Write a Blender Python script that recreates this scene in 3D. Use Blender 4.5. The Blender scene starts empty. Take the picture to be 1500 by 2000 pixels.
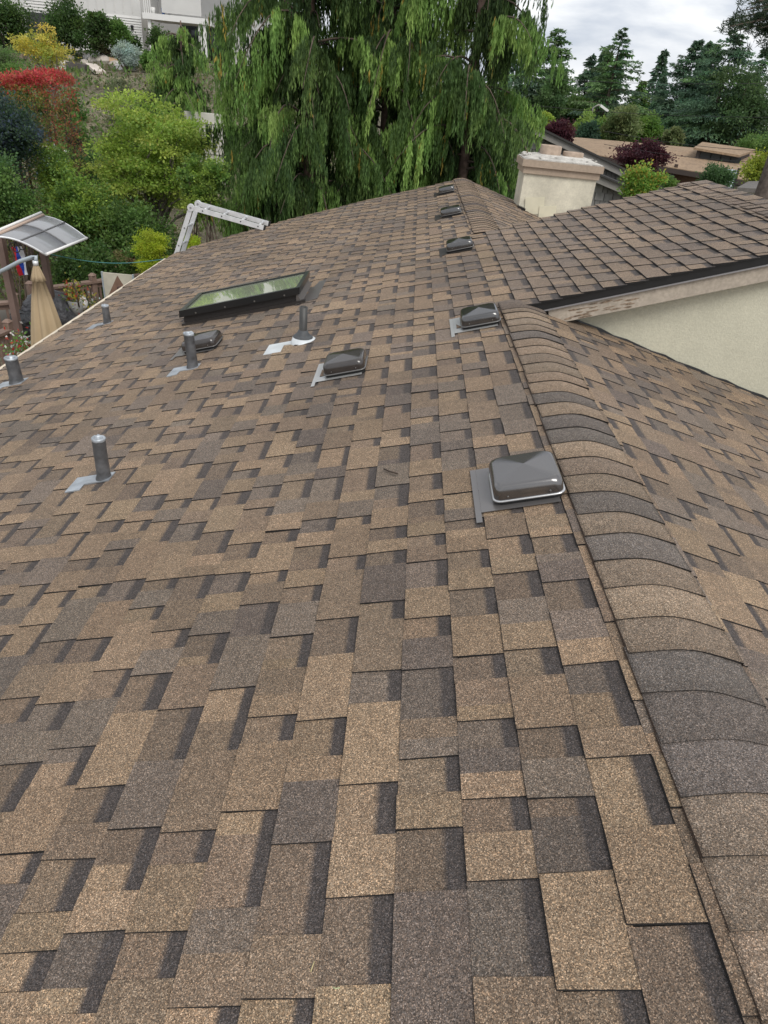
import bpy, math, random
import numpy as np
from mathutils import Matrix, Vector
from math import radians as RAD, sin, cos, pi, hypot

# ------------------------------------------------------------------ camera, sky, sun, exposure
scene = bpy.context.scene
COL = scene.collection
CAM = np.array([-0.8319, 0.0, 1.1714])      # ridge apex of the lower roof is the world's y axis
FPX, PITCH, ROLL, YAW = 1330.0, RAD(31.929), RAD(5.804), RAD(.442)
_f = np.array([sin(YAW) * cos(PITCH), cos(YAW) * cos(PITCH), -sin(PITCH)])
_r = np.array([cos(YAW), -sin(YAW), 0.0]); _u = np.cross(_r, _f)
CR = _r * cos(ROLL) + _u * sin(ROLL); CU = -_r * sin(ROLL) + _u * cos(ROLL); CF = _f
cd = bpy.data.cameras.new('camera'); co = bpy.data.objects.new('camera', cd); COL.objects.link(co)
co.matrix_world = Matrix(((CR[0], CU[0], -CF[0], CAM[0]), (CR[1], CU[1], -CF[1], CAM[1]),
                          (CR[2], CU[2], -CF[2], CAM[2]), (0, 0, 0, 1)))
cd.sensor_fit = 'VERTICAL'; cd.sensor_height = 36; cd.lens = 36 * FPX / 2000
cd.clip_start = .02; cd.clip_end = 2000
scene.camera = co
scene.render.resolution_x = 768; scene.render.resolution_y = 1024

SUN_EL, SUN_AZ = RAD(52), RAD(150)      # azimuth measured from +y (ahead) towards +x (right)
world = bpy.data.worlds.new('World'); scene.world = world; world.use_nodes = True
nt = world.node_tree; nt.nodes.clear()
def wn(t, **k):
    n = nt.nodes.new(t)
    for a, v in k.items(): setattr(n, a, v)
    return n
wo = wn('ShaderNodeOutputWorld'); wb = wn('ShaderNodeBackground'); sky = wn('ShaderNodeTexSky', sky_type='NISHITA')
sky.sun_disc = False; sky.sun_elevation = SUN_EL; sky.sun_rotation = SUN_AZ; sky.air_density = 1.0; sky.dust_density = 2.0
tc = wn('ShaderNodeTexCoord'); mp = wn('ShaderNodeMapping'); mp.inputs['Scale'].default_value = (1.6, 1.6, 7.0)
nz = wn('ShaderNodeTexNoise'); nz.inputs['Scale'].default_value = 1.7; nz.inputs['Detail'].default_value = 6; nz.inputs['Roughness'].default_value = .55
nz.inputs['Distortion'].default_value = .4
rp = wn('ShaderNodeValToRGB')
rp.color_ramp.elements[0].position = .38; rp.color_ramp.elements[0].color = (4.5, 4.9, 5.6, 1)
rp.color_ramp.elements[1].position = .6; rp.color_ramp.elements[1].color = (8.5, 8.5, 8.5, 1)
mx = wn('ShaderNodeMix', data_type='RGBA'); mx.inputs['Factor'].default_value = .93
L = nt.links.new
L(tc.outputs['Generated'], mp.inputs['Vector']); L(mp.outputs['Vector'], nz.inputs['Vector']); L(nz.outputs['Fac'], rp.inputs['Fac'])
L(sky.outputs['Color'], mx.inputs['A']); L(rp.outputs['Color'], mx.inputs['B']); L(mx.outputs['Result'], wb.inputs['Color'])
wb.inputs['Strength'].default_value = .1; L(wb.outputs['Background'], wo.inputs['Surface'])
sl = bpy.data.lights.new('sun', 'SUN'); sl.energy = 1.5; sl.angle = RAD(28); sl.color = (1, .96, .9)
so = bpy.data.objects.new('sun', sl); COL.objects.link(so)
sd = Vector((sin(SUN_AZ) * cos(SUN_EL), cos(SUN_AZ) * cos(SUN_EL), sin(SUN_EL)))
so.rotation_euler = sd.to_track_quat('Z', 'Y').to_euler(); so.location = (5, -8, 14)
vs = scene.view_settings; vs.view_transform = 'Standard'; vs.look = 'None'; vs.exposure = 0.5; vs.gamma = 1; vs.use_curve_mapping = False

# ------------------------------------------------------------------ helpers
def at(x, y, Y):                       # photo pixel (1500x2000) seen at distance Y ahead -> place in the world
    d = (x - 750) / FPX * CR - (y - 1000) / FPX * CU + CF
    return CAM + (Y - CAM[1]) / d[1] * d
def atz(x, y, z):
    d = (x - 750) / FPX * CR - (y - 1000) / FPX * CU + CF
    return CAM + (z - CAM[2]) / d[2] * d
def proj(P):
    d = np.asarray(P, float) - CAM; w = d @ CF
    return 750 + FPX * (d @ CR) / w, 1000 - FPX * (d @ CU) / w, w

def material(name, col=(.5, .5, .5), rough=.7, metal=0, attr=False, noise=None, bump=None, spec=.5, transl=0, ior=1.5):
    m = bpy.data.materials.new(name); m.use_nodes = True
    n = m.node_tree.nodes; l = m.node_tree.links; b = n['Principled BSDF']
    b.inputs['Roughness'].default_value = rough; b.inputs['Metallic'].default_value = metal
    b.inputs['Specular IOR Level'].default_value = spec
    b.inputs['IOR'].default_value = ior
    src = None
    if attr:
        a = n.new('ShaderNodeAttribute'); a.attribute_name = 'Col'; src = a.outputs['Color']
    else:
        c = n.new('ShaderNodeRGB'); c.outputs[0].default_value = (*col, 1); src = c.outputs[0]
    g = n.new('ShaderNodeNewGeometry')
    for (sc, lo, hi, det) in (noise or []):
        t = n.new('ShaderNodeTexNoise'); t.inputs['Scale'].default_value = sc; t.inputs['Detail'].default_value = det
        l.new(g.outputs['Position'], t.inputs['Vector'])
        mr = n.new('ShaderNodeMapRange'); mr.inputs['From Min'].default_value = .3; mr.inputs['From Max'].default_value = .7
        mr.inputs['To Min'].default_value = lo; mr.inputs['To Max'].default_value = hi
        l.new(t.outputs['Fac'], mr.inputs['Value'])
        v = n.new('ShaderNodeVectorMath'); v.operation = 'SCALE'
        l.new(src, v.inputs[0]); l.new(mr.outputs['Result'], v.inputs['Scale']); src = v.outputs['Vector']
    l.new(src, b.inputs['Base Color'])
    if bump:
        t = n.new('ShaderNodeTexNoise'); t.inputs['Scale'].default_value = bump[0]; t.inputs['Detail'].default_value = 4
        l.new(g.outputs['Position'], t.inputs['Vector'])
        bp = n.new('ShaderNodeBump'); bp.inputs['Strength'].default_value = bump[1]; bp.inputs['Distance'].default_value = bump[2]
        l.new(t.outputs['Fac'], bp.inputs['Height']); l.new(bp.outputs['Normal'], b.inputs['Normal'])
    if transl:
        o = n['Material Output']; tr = n.new('ShaderNodeBsdfTranslucent'); mxs = n.new('ShaderNodeMixShader')
        mxs.inputs[0].default_value = transl
        l.new(src, tr.inputs['Color']); l.new(b.outputs[0], mxs.inputs[1]); l.new(tr.outputs[0], mxs.inputs[2]); l.new(mxs.outputs[0], o.inputs['Surface'])
    return m

def shingle_material():
    m = bpy.data.materials.new('asphalt_granules'); m.use_nodes = True
    n = m.node_tree.nodes; l = m.node_tree.links; b = n['Principled BSDF']
    b.inputs['Roughness'].default_value = .82; b.inputs['Specular IOR Level'].default_value = .35
    b.inputs['Sheen Weight'].default_value = .05; b.inputs['Sheen Roughness'].default_value = .5; b.inputs['Sheen Tint'].default_value = (1, .9, .82, 1)
    a = n.new('ShaderNodeAttribute'); a.attribute_name = 'Col'
    g = n.new('ShaderNodeNewGeometry')
    v = n.new('ShaderNodeTexVoronoi'); v.inputs['Scale'].default_value = 520
    l.new(g.outputs['Position'], v.inputs['Vector'])
    s = n.new('ShaderNodeSeparateColor'); l.new(v.outputs['Color'], s.inputs[0])
    r = n.new('ShaderNodeValToRGB'); e = r.color_ramp.elements
    e[0].position = 0; e[0].color = (.26, .26, .26, 1); e[1].position = 1; e[1].color = (2.7, 2.7, 2.7, 1)
    for p, c in ((.3, .62), (.65, .96), (.86, 1.38), (.95, 2.1)):
        q = e.new(p); q.color = (c, c, c, 1)
    l.new(s.outputs[0], r.inputs[0])
    hu = n.new('ShaderNodeMix'); hu.data_type = 'RGBA'; hu.inputs['A'].default_value = (1.08, .99, .9, 1); hu.inputs['B'].default_value = (.92, 1.0, 1.08, 1); l.new(s.outputs[1], hu.inputs['Factor'])
    m0 = n.new('ShaderNodeVectorMath'); m0.operation = 'MULTIPLY'; l.new(a.outputs['Color'], m0.inputs[0]); l.new(hu.outputs['Result'], m0.inputs[1])
    mu = n.new('ShaderNodeVectorMath'); mu.operation = 'MULTIPLY'
    l.new(m0.outputs['Vector'], mu.inputs[0]); l.new(r.outputs['Color'], mu.inputs[1])
    t = n.new('ShaderNodeTexNoise'); t.inputs['Scale'].default_value = 30; t.inputs['Detail'].default_value = 6; t.inputs['Roughness'].default_value = .7
    l.new(g.outputs['Position'], t.inputs['Vector'])
    t2 = n.new('ShaderNodeTexNoise'); t2.inputs['Scale'].default_value = .9; t2.inputs['Detail'].default_value = 2
    l.new(g.outputs['Position'], t2.inputs['Vector'])
    ad = n.new('ShaderNodeMath'); ad.operation = 'ADD'; l.new(t.outputs['Fac'], ad.inputs[0]); l.new(t2.outputs['Fac'], ad.inputs[1])
    mr = n.new('ShaderNodeMapRange'); mr.inputs['From Min'].default_value = .7; mr.inputs['From Max'].default_value = 1.3
    mr.inputs['To Min'].default_value = .76; mr.inputs['To Max'].default_value = 1.24; l.new(ad.outputs[0], mr.inputs['Value'])
    sc = n.new('ShaderNodeVectorMath'); sc.operation = 'SCALE'; l.new(mu.outputs['Vector'], sc.inputs[0]); l.new(mr.outputs['Result'], sc.inputs['Scale'])
    l.new(sc.outputs['Vector'], b.inputs['Base Color'])
    bp = n.new('ShaderNodeBump'); bp.inputs['Strength'].default_value = .5; bp.inputs['Distance'].default_value = .0015
    l.new(v.outputs['Distance'], bp.inputs['Height']); l.new(bp.outputs['Normal'], b.inputs['Normal'])
    return m

def ob(name, mesh, parent=None, loc=None):
    o = bpy.data.objects.new(name, mesh); COL.objects.link(o)
    if parent: o.parent = parent
    if loc is not None: o.location = loc
    return o
def empty(name, loc=(0, 0, 0), parent=None):
    o = ob(name, None, parent, loc); o.empty_display_size = .2; return o
def tag(o, label=None, cat=None, group=None, kind=None):
    for k, v in (('label', label), ('category', cat), ('group', group), ('kind', kind)):
        if v: o[k] = v
    return o

class MB:
    """collects faces; build() links them as one mesh object"""
    def __init__(s): s.v = []; s.f = []; s.c = []; s.cc = []; s.sm = []
    def add(s, vs, fs, col=None, smooth=False):
        b = len(s.v); s.v += [tuple(map(float, p)) for p in vs]
        for f in fs: s.f.append(tuple(b + i for i in f)); s.c.append(col); s.sm.append(smooth)
        return s
    def box(s, c, d, rot=None, col=None):
        h = [x / 2 for x in d]
        P = [Vector((sx * h[0], sy * h[1], sz * h[2])) for sx in (-1, 1) for sy in (-1, 1) for sz in (-1, 1)]
        if rot is not None: P = [rot @ p for p in P]
        P = [(p.x + c[0], p.y + c[1], p.z + c[2]) for p in P]
        return s.add(P, [(0, 1, 3, 2), (4, 6, 7, 5), (0, 4, 5, 1), (2, 3, 7, 6), (0, 2, 6, 4), (1, 5, 7, 3)], col)
    def hexa(s, bot, top, col=None):     # two quads, same order
        n = len(bot)
        fs = [tuple(range(n))[::-1], tuple(range(n, 2 * n))] + [(i, (i + 1) % n, n + (i + 1) % n, n + i) for i in range(n)]
        return s.add(list(bot) + list(top), fs, col)
    def tube(s, path, rad, n=8, cap=True, col=None, smooth=True):
        path = [Vector(p) for p in path]; rs = rad if hasattr(rad, '__len__') else [rad] * len(path)
        V = []; up = None
        for i, p in enumerate(path):
            t = (path[min(i + 1, len(path) - 1)] - path[max(i - 1, 0)]).normalized()
            if up is None: up = t.orthogonal()
            up = (up - t * up.dot(t)).normalized(); w = t.cross(up)
            V += [p + (up * cos(2 * pi * k / n) + w * sin(2 * pi * k / n)) * rs[i] for k in range(n)]
        F = [(i * n + k, i * n + (k + 1) % n, (i + 1) * n + (k + 1) % n, (i + 1) * n + k) for i in range(len(path) - 1) for k in range(n)]
        b = len(s.v); s.add(V, F, col, smooth)
        if cap:
            m = len(path) - 1
            s.f += [tuple(b + k for k in range(n))[::-1], tuple(b + m * n + k for k in range(n))]; s.c += [col, col]; s.sm += [False, False]
        return s
    def rings(s, R, cap0=False, cap1=False, col=None, smooth=True):
        n = len(R[0]); V = [p for r in R for p in r]
        F = [(i * n + k, i * n + (k + 1) % n, (i + 1) * n + (k + 1) % n, (i + 1) * n + k) for i in range(len(R) - 1) for k in range(n)]
        b = len(s.v); s.add(V, F, col, smooth)
        if cap0: s.f.append(tuple(b + k for k in range(n))[::-1]); s.c.append(col); s.sm.append(False)
        if cap1: s.f.append(tuple(b + (len(R) - 1) * n + k for k in range(n))); s.c.append(col); s.sm.append(False)
        return s
    def build(s, name, mat, parent=None, loc=None, origin=None):
        me = bpy.data.meshes.new(name); v = np.array(s.v, float)
        if origin is not None: v = v - np.array(origin, float); loc = origin
        me.from_pydata([tuple(p) for p in v], [], s.f)
        if any(c is not None for c in s.c):
            a = me.attributes.new('Col', 'FLOAT_COLOR', 'FACE'); buf = np.ones((len(s.f), 4), np.float32)
            for i, c in enumerate(s.c):
                if c is not None: buf[i, :3] = c
            a.data.foreach_set('color', buf.ravel())
        me.polygons.foreach_set('use_smooth', s.sm)
        me.materials.append(mat); me.update()
        return ob(name, me, parent, loc)

def quads_mesh(name, V, C, mat, parent=None):        # V (N,4,3), C (N,3)
    N = len(V); me = bpy.data.meshes.new(name)
    me.vertices.add(N * 4); me.vertices.foreach_set('co', np.ascontiguousarray(V, np.float32).ravel())
    me.loops.add(N * 4); me.loops.foreach_set('vertex_index', np.arange(N * 4, dtype=np.int32))
    me.polygons.add(N); me.polygons.foreach_set('loop_start', np.arange(N, dtype=np.int32) * 4)
    a = me.attributes.new('Col', 'FLOAT_COLOR', 'FACE')
    buf = np.ones((N, 4), np.float32); buf[:, :3] = C; a.data.foreach_set('color', buf.ravel())
    me.materials.append(mat); me.update(calc_edges=True); me.validate()
    return ob(name, me, parent)

def leaf_quads(P, D, W, ln, wd):      # lozenge leaves: base point P, direction D, side W, length, width
    ln = np.broadcast_to(ln, len(P))[:, None]; wd = np.broadcast_to(wd, len(P))[:, None]
    return np.stack([P, P + D * ln * .5 + W * wd * .5, P + D * ln, P + D * ln * .5 - W * wd * .5], 1)
def unit(a): return a / np.maximum(np.linalg.norm(a, axis=-1, keepdims=True), 1e-9)
def pick(rg, pal, n, jit=.18):
    pal = np.array(pal, float); c = pal[rg.integers(0, len(pal), n)]
    return np.clip(c * (1 + jit * rg.standard_normal((n, 1))) * (1 + .06 * rg.standard_normal((n, 3))), .004, .9)

M_LEAF = material('leaf_surface', attr=True, rough=.5, spec=.35, transl=.5)
M_NEEDLE = material('needle_surface', attr=True, rough=.65, spec=.25, transl=.4)
M_BARK = material('bark', (.10, .075, .058), .95, noise=[(9, .55, 1.4, 5)], bump=(20, .6, .02))
M_GREYBARK = material('grey_bark', (.19, .165, .145), .95, noise=[(12, .5, 1.4, 5)])
M_SHINGLE = shingle_material()

# ------------------------------------------------------------------ ground
def terrain(x, y):
    x = np.asarray(x, float); y = np.asarray(y, float)
    sm = lambda t: np.clip(t, 0, 1) ** 2 * (3 - 2 * np.clip(t, 0, 1))
    hill = sm((y - 14.5) / 30) * sm((-x + 1) / 9) * 5.3
    rightlow = sm((y - 22) / 14) * sm((x - 1) / 6) * 1.5
    far = sm((y - 60) / 200) * 2.0
    return -4.0 + hill + rightlow + far + .08 * np.sin(x * 1.3 + y * .7) + .06 * np.sin(x * .6 - y * 1.1)
def tz(x, y): return float(terrain(x, y))
gx = np.concatenate([np.linspace(-900, -60, 12), np.linspace(-50, 50, 81), np.linspace(60, 900, 12)])
gy = np.concatenate([np.linspace(-300, -20, 8), np.linspace(-12, 80, 75), np.linspace(90, 900, 16)])
GX, GY = np.meshgrid(gx, gy); GZ = terrain(GX, GY)
gm = MB(); n_ = len(gx)
gm.add(np.stack([GX.ravel(), GY.ravel(), GZ.ravel()], 1), [(j * n_ + i, j * n_ + i + 1, (j + 1) * n_ + i + 1, (j + 1) * n_ + i) for j in range(len(gy) - 1) for i in range(n_ - 1)], smooth=True)
M_SOIL = material('soil_and_moss', (.13, .115, .075), .95, noise=[(.7, .55, 1.5, 6), (7, .6, 1.4, 5)], bump=(9, .8, .08))
tag(gm.build('ground', M_SOIL), kind='structure')

# ------------------------------------------------------------------ our house
MS = .292; CA = 1 / hypot(1, MS); SA = MS * CA
SL = 4.30 / CA                                   # slope length of the lower roof
def rp_(side, s, y, n=0.0):                      # point on a roof slope: s down the slope from the ridge, n above the deck
    w = .004 * sin(1.1 * y + .7 * s) + .003 * sin(2.3 * y - 1.9 * s + 1)
    n = n + (w if n > -.01 else 0)
    return (side * (s * CA + n * SA), y, -s * SA + n * CA) if side > 0 else (-(s * CA + n * SA), y, -s * SA + n * CA)
YNEAR = -1.0
FX = [-4.4, -4.19, -3.84, -3.36, -2.8, -1.67, -.85, 0, 5]; FY = [10.4, 11.05, 11.25, 11.5, 11.85, 12.12, 12.22, 12.4, 12.4]
def yfar(side, s): return float(np.interp(-s * CA, FX, FY)) if side < 0 else 12.4
UPX = 2.07; UPS = -UPX / CA                       # the raised roof's ridge
def unear(s): return 4.68 + .07 * (-s * CA)
def ufar(s): return 7.47 + .2 * (-s * CA)

house = empty('house', (0, 0, -4))
tag(house, 'low house under brown mottled shingle roof filling the foreground', 'house')
def hp(o):                                        # parent to the house, keeping world place
    o.parent = house; o.matrix_parent_inverse = Matrix.Translation((0, 0, 4)); return o

M_STUCCO = material('cream_stucco', (.555, .535, .42), .95, noise=[(.9, .9, 1.07, 5), (5, .95, 1.04, 5), (70, .92, 1.07, 4)], bump=(110, .5, .005))
M_DECK = material('roof_felt', (.03, .028, .027), .95)
M_BLACK = material('black_metal', (.012, .012, .013), .35, spec=.5)
M_FASCIA = material('tan_fascia_paint', (.40, .345, .28), .85, noise=[(5, .9, 1.08, 5), (45, .82, 1.08, 3)])
M_PEEL = material('bare_wood', (.25, .185, .13), .9, noise=[(60, .5, 1.3, 4)])
M_CREAM = material('cream_gutter_paint', (.62, .54, .42), .6, noise=[(4, .85, 1.08, 4)])

# roof slab (both lower slopes and the raised part)
m = MB(); T = .16
def slab(poly, side):
    m.hexa([rp_(side, s, y, -T) for s, y in poly], [rp_(side, s, y, -.018) for s, y in poly])
def strip(side, ss, y0f, y1f):
    for a, b in zip(ss[:-1], ss[1:]):
        slab([(a, y0f(a)), (b, y0f(b)), (b, y1f(b)), (a, y1f(a))], side)
ssl = list(np.linspace(0.0, SL - .02, 16))
strip(-1, ssl, lambda s: YNEAR, lambda s: yfar(-1, s) - .02)
strip(1, ssl, lambda s: YNEAR, lambda s: 4.98)
strip(1, ssl, lambda s: 7.7, lambda s: 12.38)
roof = hp(m.build('roof', M_DECK))
m = MB()
for a, b in zip(np.linspace(UPS, -.02, 6)[:-1], np.linspace(UPS, -.02, 6)[1:]):
    m.hexa([rp_(-1, s, y, -.035) for s, y in ((a, unear(a) + .02), (b, unear(b) + .02), (b, ufar(b) - .01), (a, ufar(a) - .01))],
           [rp_(-1, s, y, -.004) for s, y in ((a, unear(a) + .02), (b, unear(b) + .02), (b, ufar(b) - .01), (a, ufar(a) - .01))])
zr = -UPS * SA
def upr(s, y, n): return (UPX + s * CA + n * SA, y, zr - s * SA + n * CA)      # right slope of the raised roof
m.hexa([upr(s, y, -.035) for s, y in ((0, 4.94), (2.4, 4.94), (2.4, 7.8), (0, 7.8))], [upr(s, y, .008) for s, y in ((0, 4.94), (2.4, 4.94), (2.4, 7.8), (0, 7.8))])
hp(m.build('raised_roof_deck', M_DECK))

# ---- shingles: every tab a piece
rnd = random.Random(7)
TAN = (.243, .172, .111); TAN2 = (.214, .152, .099); BRN = (.182, .131, .09); BRN2 = (.15, .11, .079); GRY = (.16, .125, .097); DRK = (.122, .096, .078)
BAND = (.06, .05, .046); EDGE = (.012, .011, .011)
EXPO = .143
def shade(c, a=.10):
    k = 1 + rnd.uniform(-a, a); return tuple(x * k * (1 + rnd.uniform(-.012, .012)) for x in c)
pieces = []      # (area, centre, verts, faces, cols)
def add_piece(side, P, tooth, s_up, s_b, ya, yb, c1, c2, split, band, thick=0):
    nb = (.0062 if not tooth else .0105) + thick; nu = .001 if not tooth else .0045
    nn = lambda s: nu + (nb - nu) * (s - s_up) / (s_b - s_up)
    js = [rnd.uniform(-.0012, .0012) for _ in range(2)]; jy = [rnd.uniform(-.0025, .0025) for _ in range(4)]
    lift = 0.0
    if tooth and rnd.random() < .03: lift = rnd.uniform(.002, .006)
    ys = [ya, yb] if split is None else [ya, split, yb]
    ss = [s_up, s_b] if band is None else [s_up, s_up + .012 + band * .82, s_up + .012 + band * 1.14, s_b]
    V = []; F = []; Cc = []
    ny = len(ys); ns = len(ss)
    for j, y in enumerate(ys):
        for i, s in enumerate(ss):
            s2 = s + (js[0] if j == 0 else js[1]) * (i == ns - 1)
            y2 = y + (jy[0 if i == 0 else 1] if j == 0 else (jy[2 if i == 0 else 3] if j == ny - 1 else 0))
            V.append(P(s2, y2, nn(s) + (lift if (j == 0 and i > 0) else 0)))
    for j in range(ny - 1):
        cb = c1 if j == 0 else c2
        for i in range(ns - 1):
            F.append((j * ns + i, j * ns + i + 1, (j + 1) * ns + i + 1, (j + 1) * ns + i))
            if band is None: Cc.append([cb] * 4)
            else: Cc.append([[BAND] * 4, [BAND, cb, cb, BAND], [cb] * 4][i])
    b = len(V)       # skirts: butt edge, near end, far end
    for j, y in enumerate(ys): V.append(P(s_b + (js[0] if j == 0 else js[1]) * .9 + .0045, y + (jy[1] if j == 0 else jy[3] if j == ny - 1 else 0), -.003))
    for j in range(ny - 1):
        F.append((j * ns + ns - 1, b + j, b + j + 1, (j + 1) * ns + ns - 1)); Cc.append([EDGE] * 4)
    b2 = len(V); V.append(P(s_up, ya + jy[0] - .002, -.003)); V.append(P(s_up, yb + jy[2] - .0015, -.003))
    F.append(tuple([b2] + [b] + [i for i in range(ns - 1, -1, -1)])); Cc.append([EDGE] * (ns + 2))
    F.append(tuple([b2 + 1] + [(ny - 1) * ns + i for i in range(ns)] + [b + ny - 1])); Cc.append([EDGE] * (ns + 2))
    if side > 0: pass
    q = [proj(P(s, y, .005)) for s, y in ((s_up, ya), (s_b, ya), (s_b, yb), (s_up, yb))]
    area = 0
    if min(p[2] for p in q) > .2:
        xs = [min(max(p[0], 0), 1500) for p in q]; yy = [min(max(p[1], 0), 2000) for p in q]
        area = abs(sum(xs[i] * yy[(i + 1) % 4] - xs[(i + 1) % 4] * yy[i] for i in range(4))) / 2
    cen = np.mean(np.array(V), 0)
    pieces.append((area, cen, V, F, Cc))
def rcol0(tooth):
    r = rnd.random()
    if tooth: return shade(TAN if r < .25 else TAN2 if r < .45 else BRN if r < .68 else GRY if r < .93 else DRK)
    return shade(TAN if r < .16 else TAN2 if r < .3 else BRN if r < .56 else BRN2 if r < .82 else DRK if r < .9 else GRY)
def lay_course(side, P, s_b, y0, y1, su=None, thick=0, even=0):
    rcol = lambda t_: tuple(c_ * (1 - even) + m_ * even for c_, m_ in zip(rcol0(t_), (.172, .132, .102)))
    y = y0 - rnd.uniform(0, .2); tooth = rnd.random() < .5; s_up = s_b - EXPO - .012 if su is None else su
    wob = rnd.uniform(0, 6); bandw = rnd.uniform(.034, .05)
    while y < y1:
        ln = rnd.choice((.08, .11, .14, .17, .2)) * rnd.uniform(.85, 1.2) * (1.1 if tooth else .95)
        ya, yb = max(y, y0), min(y + ln, y1)
        if yb - ya > .012:
            sb = s_b + .0022 * sin(1.7 * y + wob) + rnd.uniform(-.001, .001)
            c1 = rcol(tooth); c2 = c1; sp = None
            if yb - ya > .12 and rnd.random() < .3: sp = ya + (yb - ya) * rnd.uniform(.25, .75); c2 = rcol(tooth)
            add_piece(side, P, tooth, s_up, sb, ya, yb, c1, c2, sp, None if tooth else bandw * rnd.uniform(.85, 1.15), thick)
        y += ln; tooth = not tooth
PL = lambda s, y, n: rp_(-1, s, y, n)
PR = lambda s, y, n: rp_(1, s, y, n)
nC = int((SL - .18) / EXPO) + 1
for k in range(nC + 1):
    sb = min(.18 + EXPO * k, SL + .012)
    lay_course(-1, PL, sb, YNEAR, yfar(-1, sb))
for k in range(nC + 1):
    sb = min(.18 + EXPO * k, SL + .012)
    lay_course(1, PR, sb, YNEAR, 4.9); lay_course(1, PR, sb, 7.72, 12.4)
k = 1
while .18 - EXPO * k > UPS + .04:
    sb = .18 - EXPO * k; lay_course(-1, PL, sb, unear(sb), ufar(sb), thick=.005, even=.5); k += 1
for k in range(16): 
    lay_course(1, upr, .15 + EXPO * k, 4.92, 7.82)

def corner_mesh(name, V, F, Cc, origin=None):
    me = bpy.data.meshes.new(name); v = np.array(V, float)
    if origin is not None: v = v - origin
    me.from_pydata(v.tolist(), [], F)
    a = me.attributes.new('Col', 'FLOAT_COLOR', 'CORNER')
    buf = np.ones((sum(len(c) for c in Cc), 4), np.float32); buf[:, :3] = np.array([x for c in Cc for x in c]); a.data.foreach_set('color', buf.ravel())
    me.materials.append(M_SHINGLE); me.update(); return me
pieces.sort(key=lambda p: -p[0])
for area, cen, V, F, Cc in pieces[:300]:
    o = ob('shingle', corner_mesh('shingle', V, F, Cc, cen), roof, cen)
V = []; F = []; Cc = []
for area, cen, v, f, c in pieces[300:]:
    b = len(V); V += v; F += [tuple(b + i for i in q) for q in f]; Cc += c
o = ob('shingle_field', corner_mesh('shingle_field', V, F, Cc), roof); o['kind'] = 'stuff'

# ---- ridge caps, bent over the ridge, near edge proud
def cap_profile(n):
    out = []
    for u in np.linspace(-1, 1, 17):
        x = .152 * u; z = -MS * (math.sqrt(x * x + .055 ** 2) - .055 * .35)
        out.append((x, z + n))
    return out
def cap_piece(y0, y1, c, zoff=0, xoff=0, name='ridge_cap'):
    A = cap_profile(.0172 + rnd.uniform(-.001, .002)); B = cap_profile(.0125); V = []; F = []; Cc = []
    tw = rnd.uniform(-.007, .007); sx = rnd.uniform(-.004, .004); y0 += rnd.uniform(-.006, .006); lf = rnd.uniform(0, .003)
    for (x, z) in A: V.append((x + xoff + sx, y0 + tw * x / .15, z + zoff + lf * abs(x) / .15))
    for (x, z) in B: V.append((x + xoff + sx, y1 + .03 + tw * x / .15, z + zoff))
    for (x, z) in A: V.append((x + xoff + sx, y0 + .002 + tw * x / .15, z + zoff - .0052))
    n = len(A)
    for i in range(n - 1):
        F.append((i, i + 1, n + i + 1, n + i)); Cc.append([c] * 4)
        F.append((2 * n + i, 2 * n + i + 1, i + 1, i)); Cc.append([EDGE] * 4)
    for e in (0, n - 1):
        b = len(V); p, q = V[e], V[n + e]
        V.append((p[0], p[1], p[2] - .014)); V.append((q[0], q[1], q[2] - .01))
        F.append((e, n + e, b + 1, b)); Cc.append([(.055, .035, .024)] * 4)
    cen = np.mean(np.array(V), 0); me = corner_mesh(name, V, F, Cc, cen)
    me.polygons.foreach_set('use_smooth', [i % 2 == 0 and i < 2 * (n - 1) for i in range(len(F))])
    return ob(name, me, roof, cen)
y = YNEAR
while y < 4.62:
    r = rnd.random(); cap_piece(y, y + .1375, shade((.225, .168, .120) if r < .5 else (.185, .142, .105) if r < .76 else (.118, .1, .087), .1)); y += .1375
cap_piece(4.6, 4.78, shade((.14, .11, .088)))
y = 7.44
while y < 12.35:
    r = rnd.random(); cap_piece(y, y + .1375, shade((.225, .168, .120) if r < .55 else (.185, .145, .11) if r < .88 else (.13, .11, .098), .08)); y += .1375
def upcap(x): return x
y = 4.9
while y < 7.85:
    r = rnd.random(); cap_piece(y, y + .1375, shade((.19, .148, .118) if r < .6 else (.165, .132, .108), .06), zoff=zr - .006, xoff=UPX, name='raised_ridge_cap'); y += .1375

# ---- raised gable: wall, rake board, drip edge, flashing
m = MB(); wy = 4.905
wall = [(.02, -.12), (UPX, zr - .11), (4.2, zr - .11 - (4.2 - UPX) * MS), (4.2, -2.4), (.02, -2.4)]
m.hexa([(x, wy, z) for x, z in wall], [(x, 7.6, z) for x, z in wall])
hp(m.build('gable_wall', M_STUCCO))
m = MB()
lw = [(-3.9, -3.9), (3.9, -3.9), (3.9, -1.32), (0, -.2), (-3.9, -1.32)]
m.hexa([(x, -.7, z) for x, z in lw], [(x, 10.2, z) for x, z in lw]); hp(m.build('wall', M_STUCCO))
def rake_strip(x0, x1, n0, n1, ya, yb, name, mat, right=False):
    m = MB()
    f = (lambda x, n: (x - n * SA, x * MS + n * CA)) if not right else (lambda x, n: (x + n * SA, zr - (x - UPX) * MS + n * CA))
    y = (lambda x, o: 4.68 + .07 * x + o) if not right else (lambda x, o: 4.68 + .07 * UPX + o)
    q = [(x, n) for x, n in ((x0, n0), (x1, n0), (x1, n1), (x0, n1))]
    m.hexa([(f(x, n)[0], y(x, ya), f(x, n)[1]) for x, n in q], [(f(x, n)[0], y(x, yb), f(x, n)[1]) for x, n in q])
    return hp(m.build(name, mat))
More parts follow.
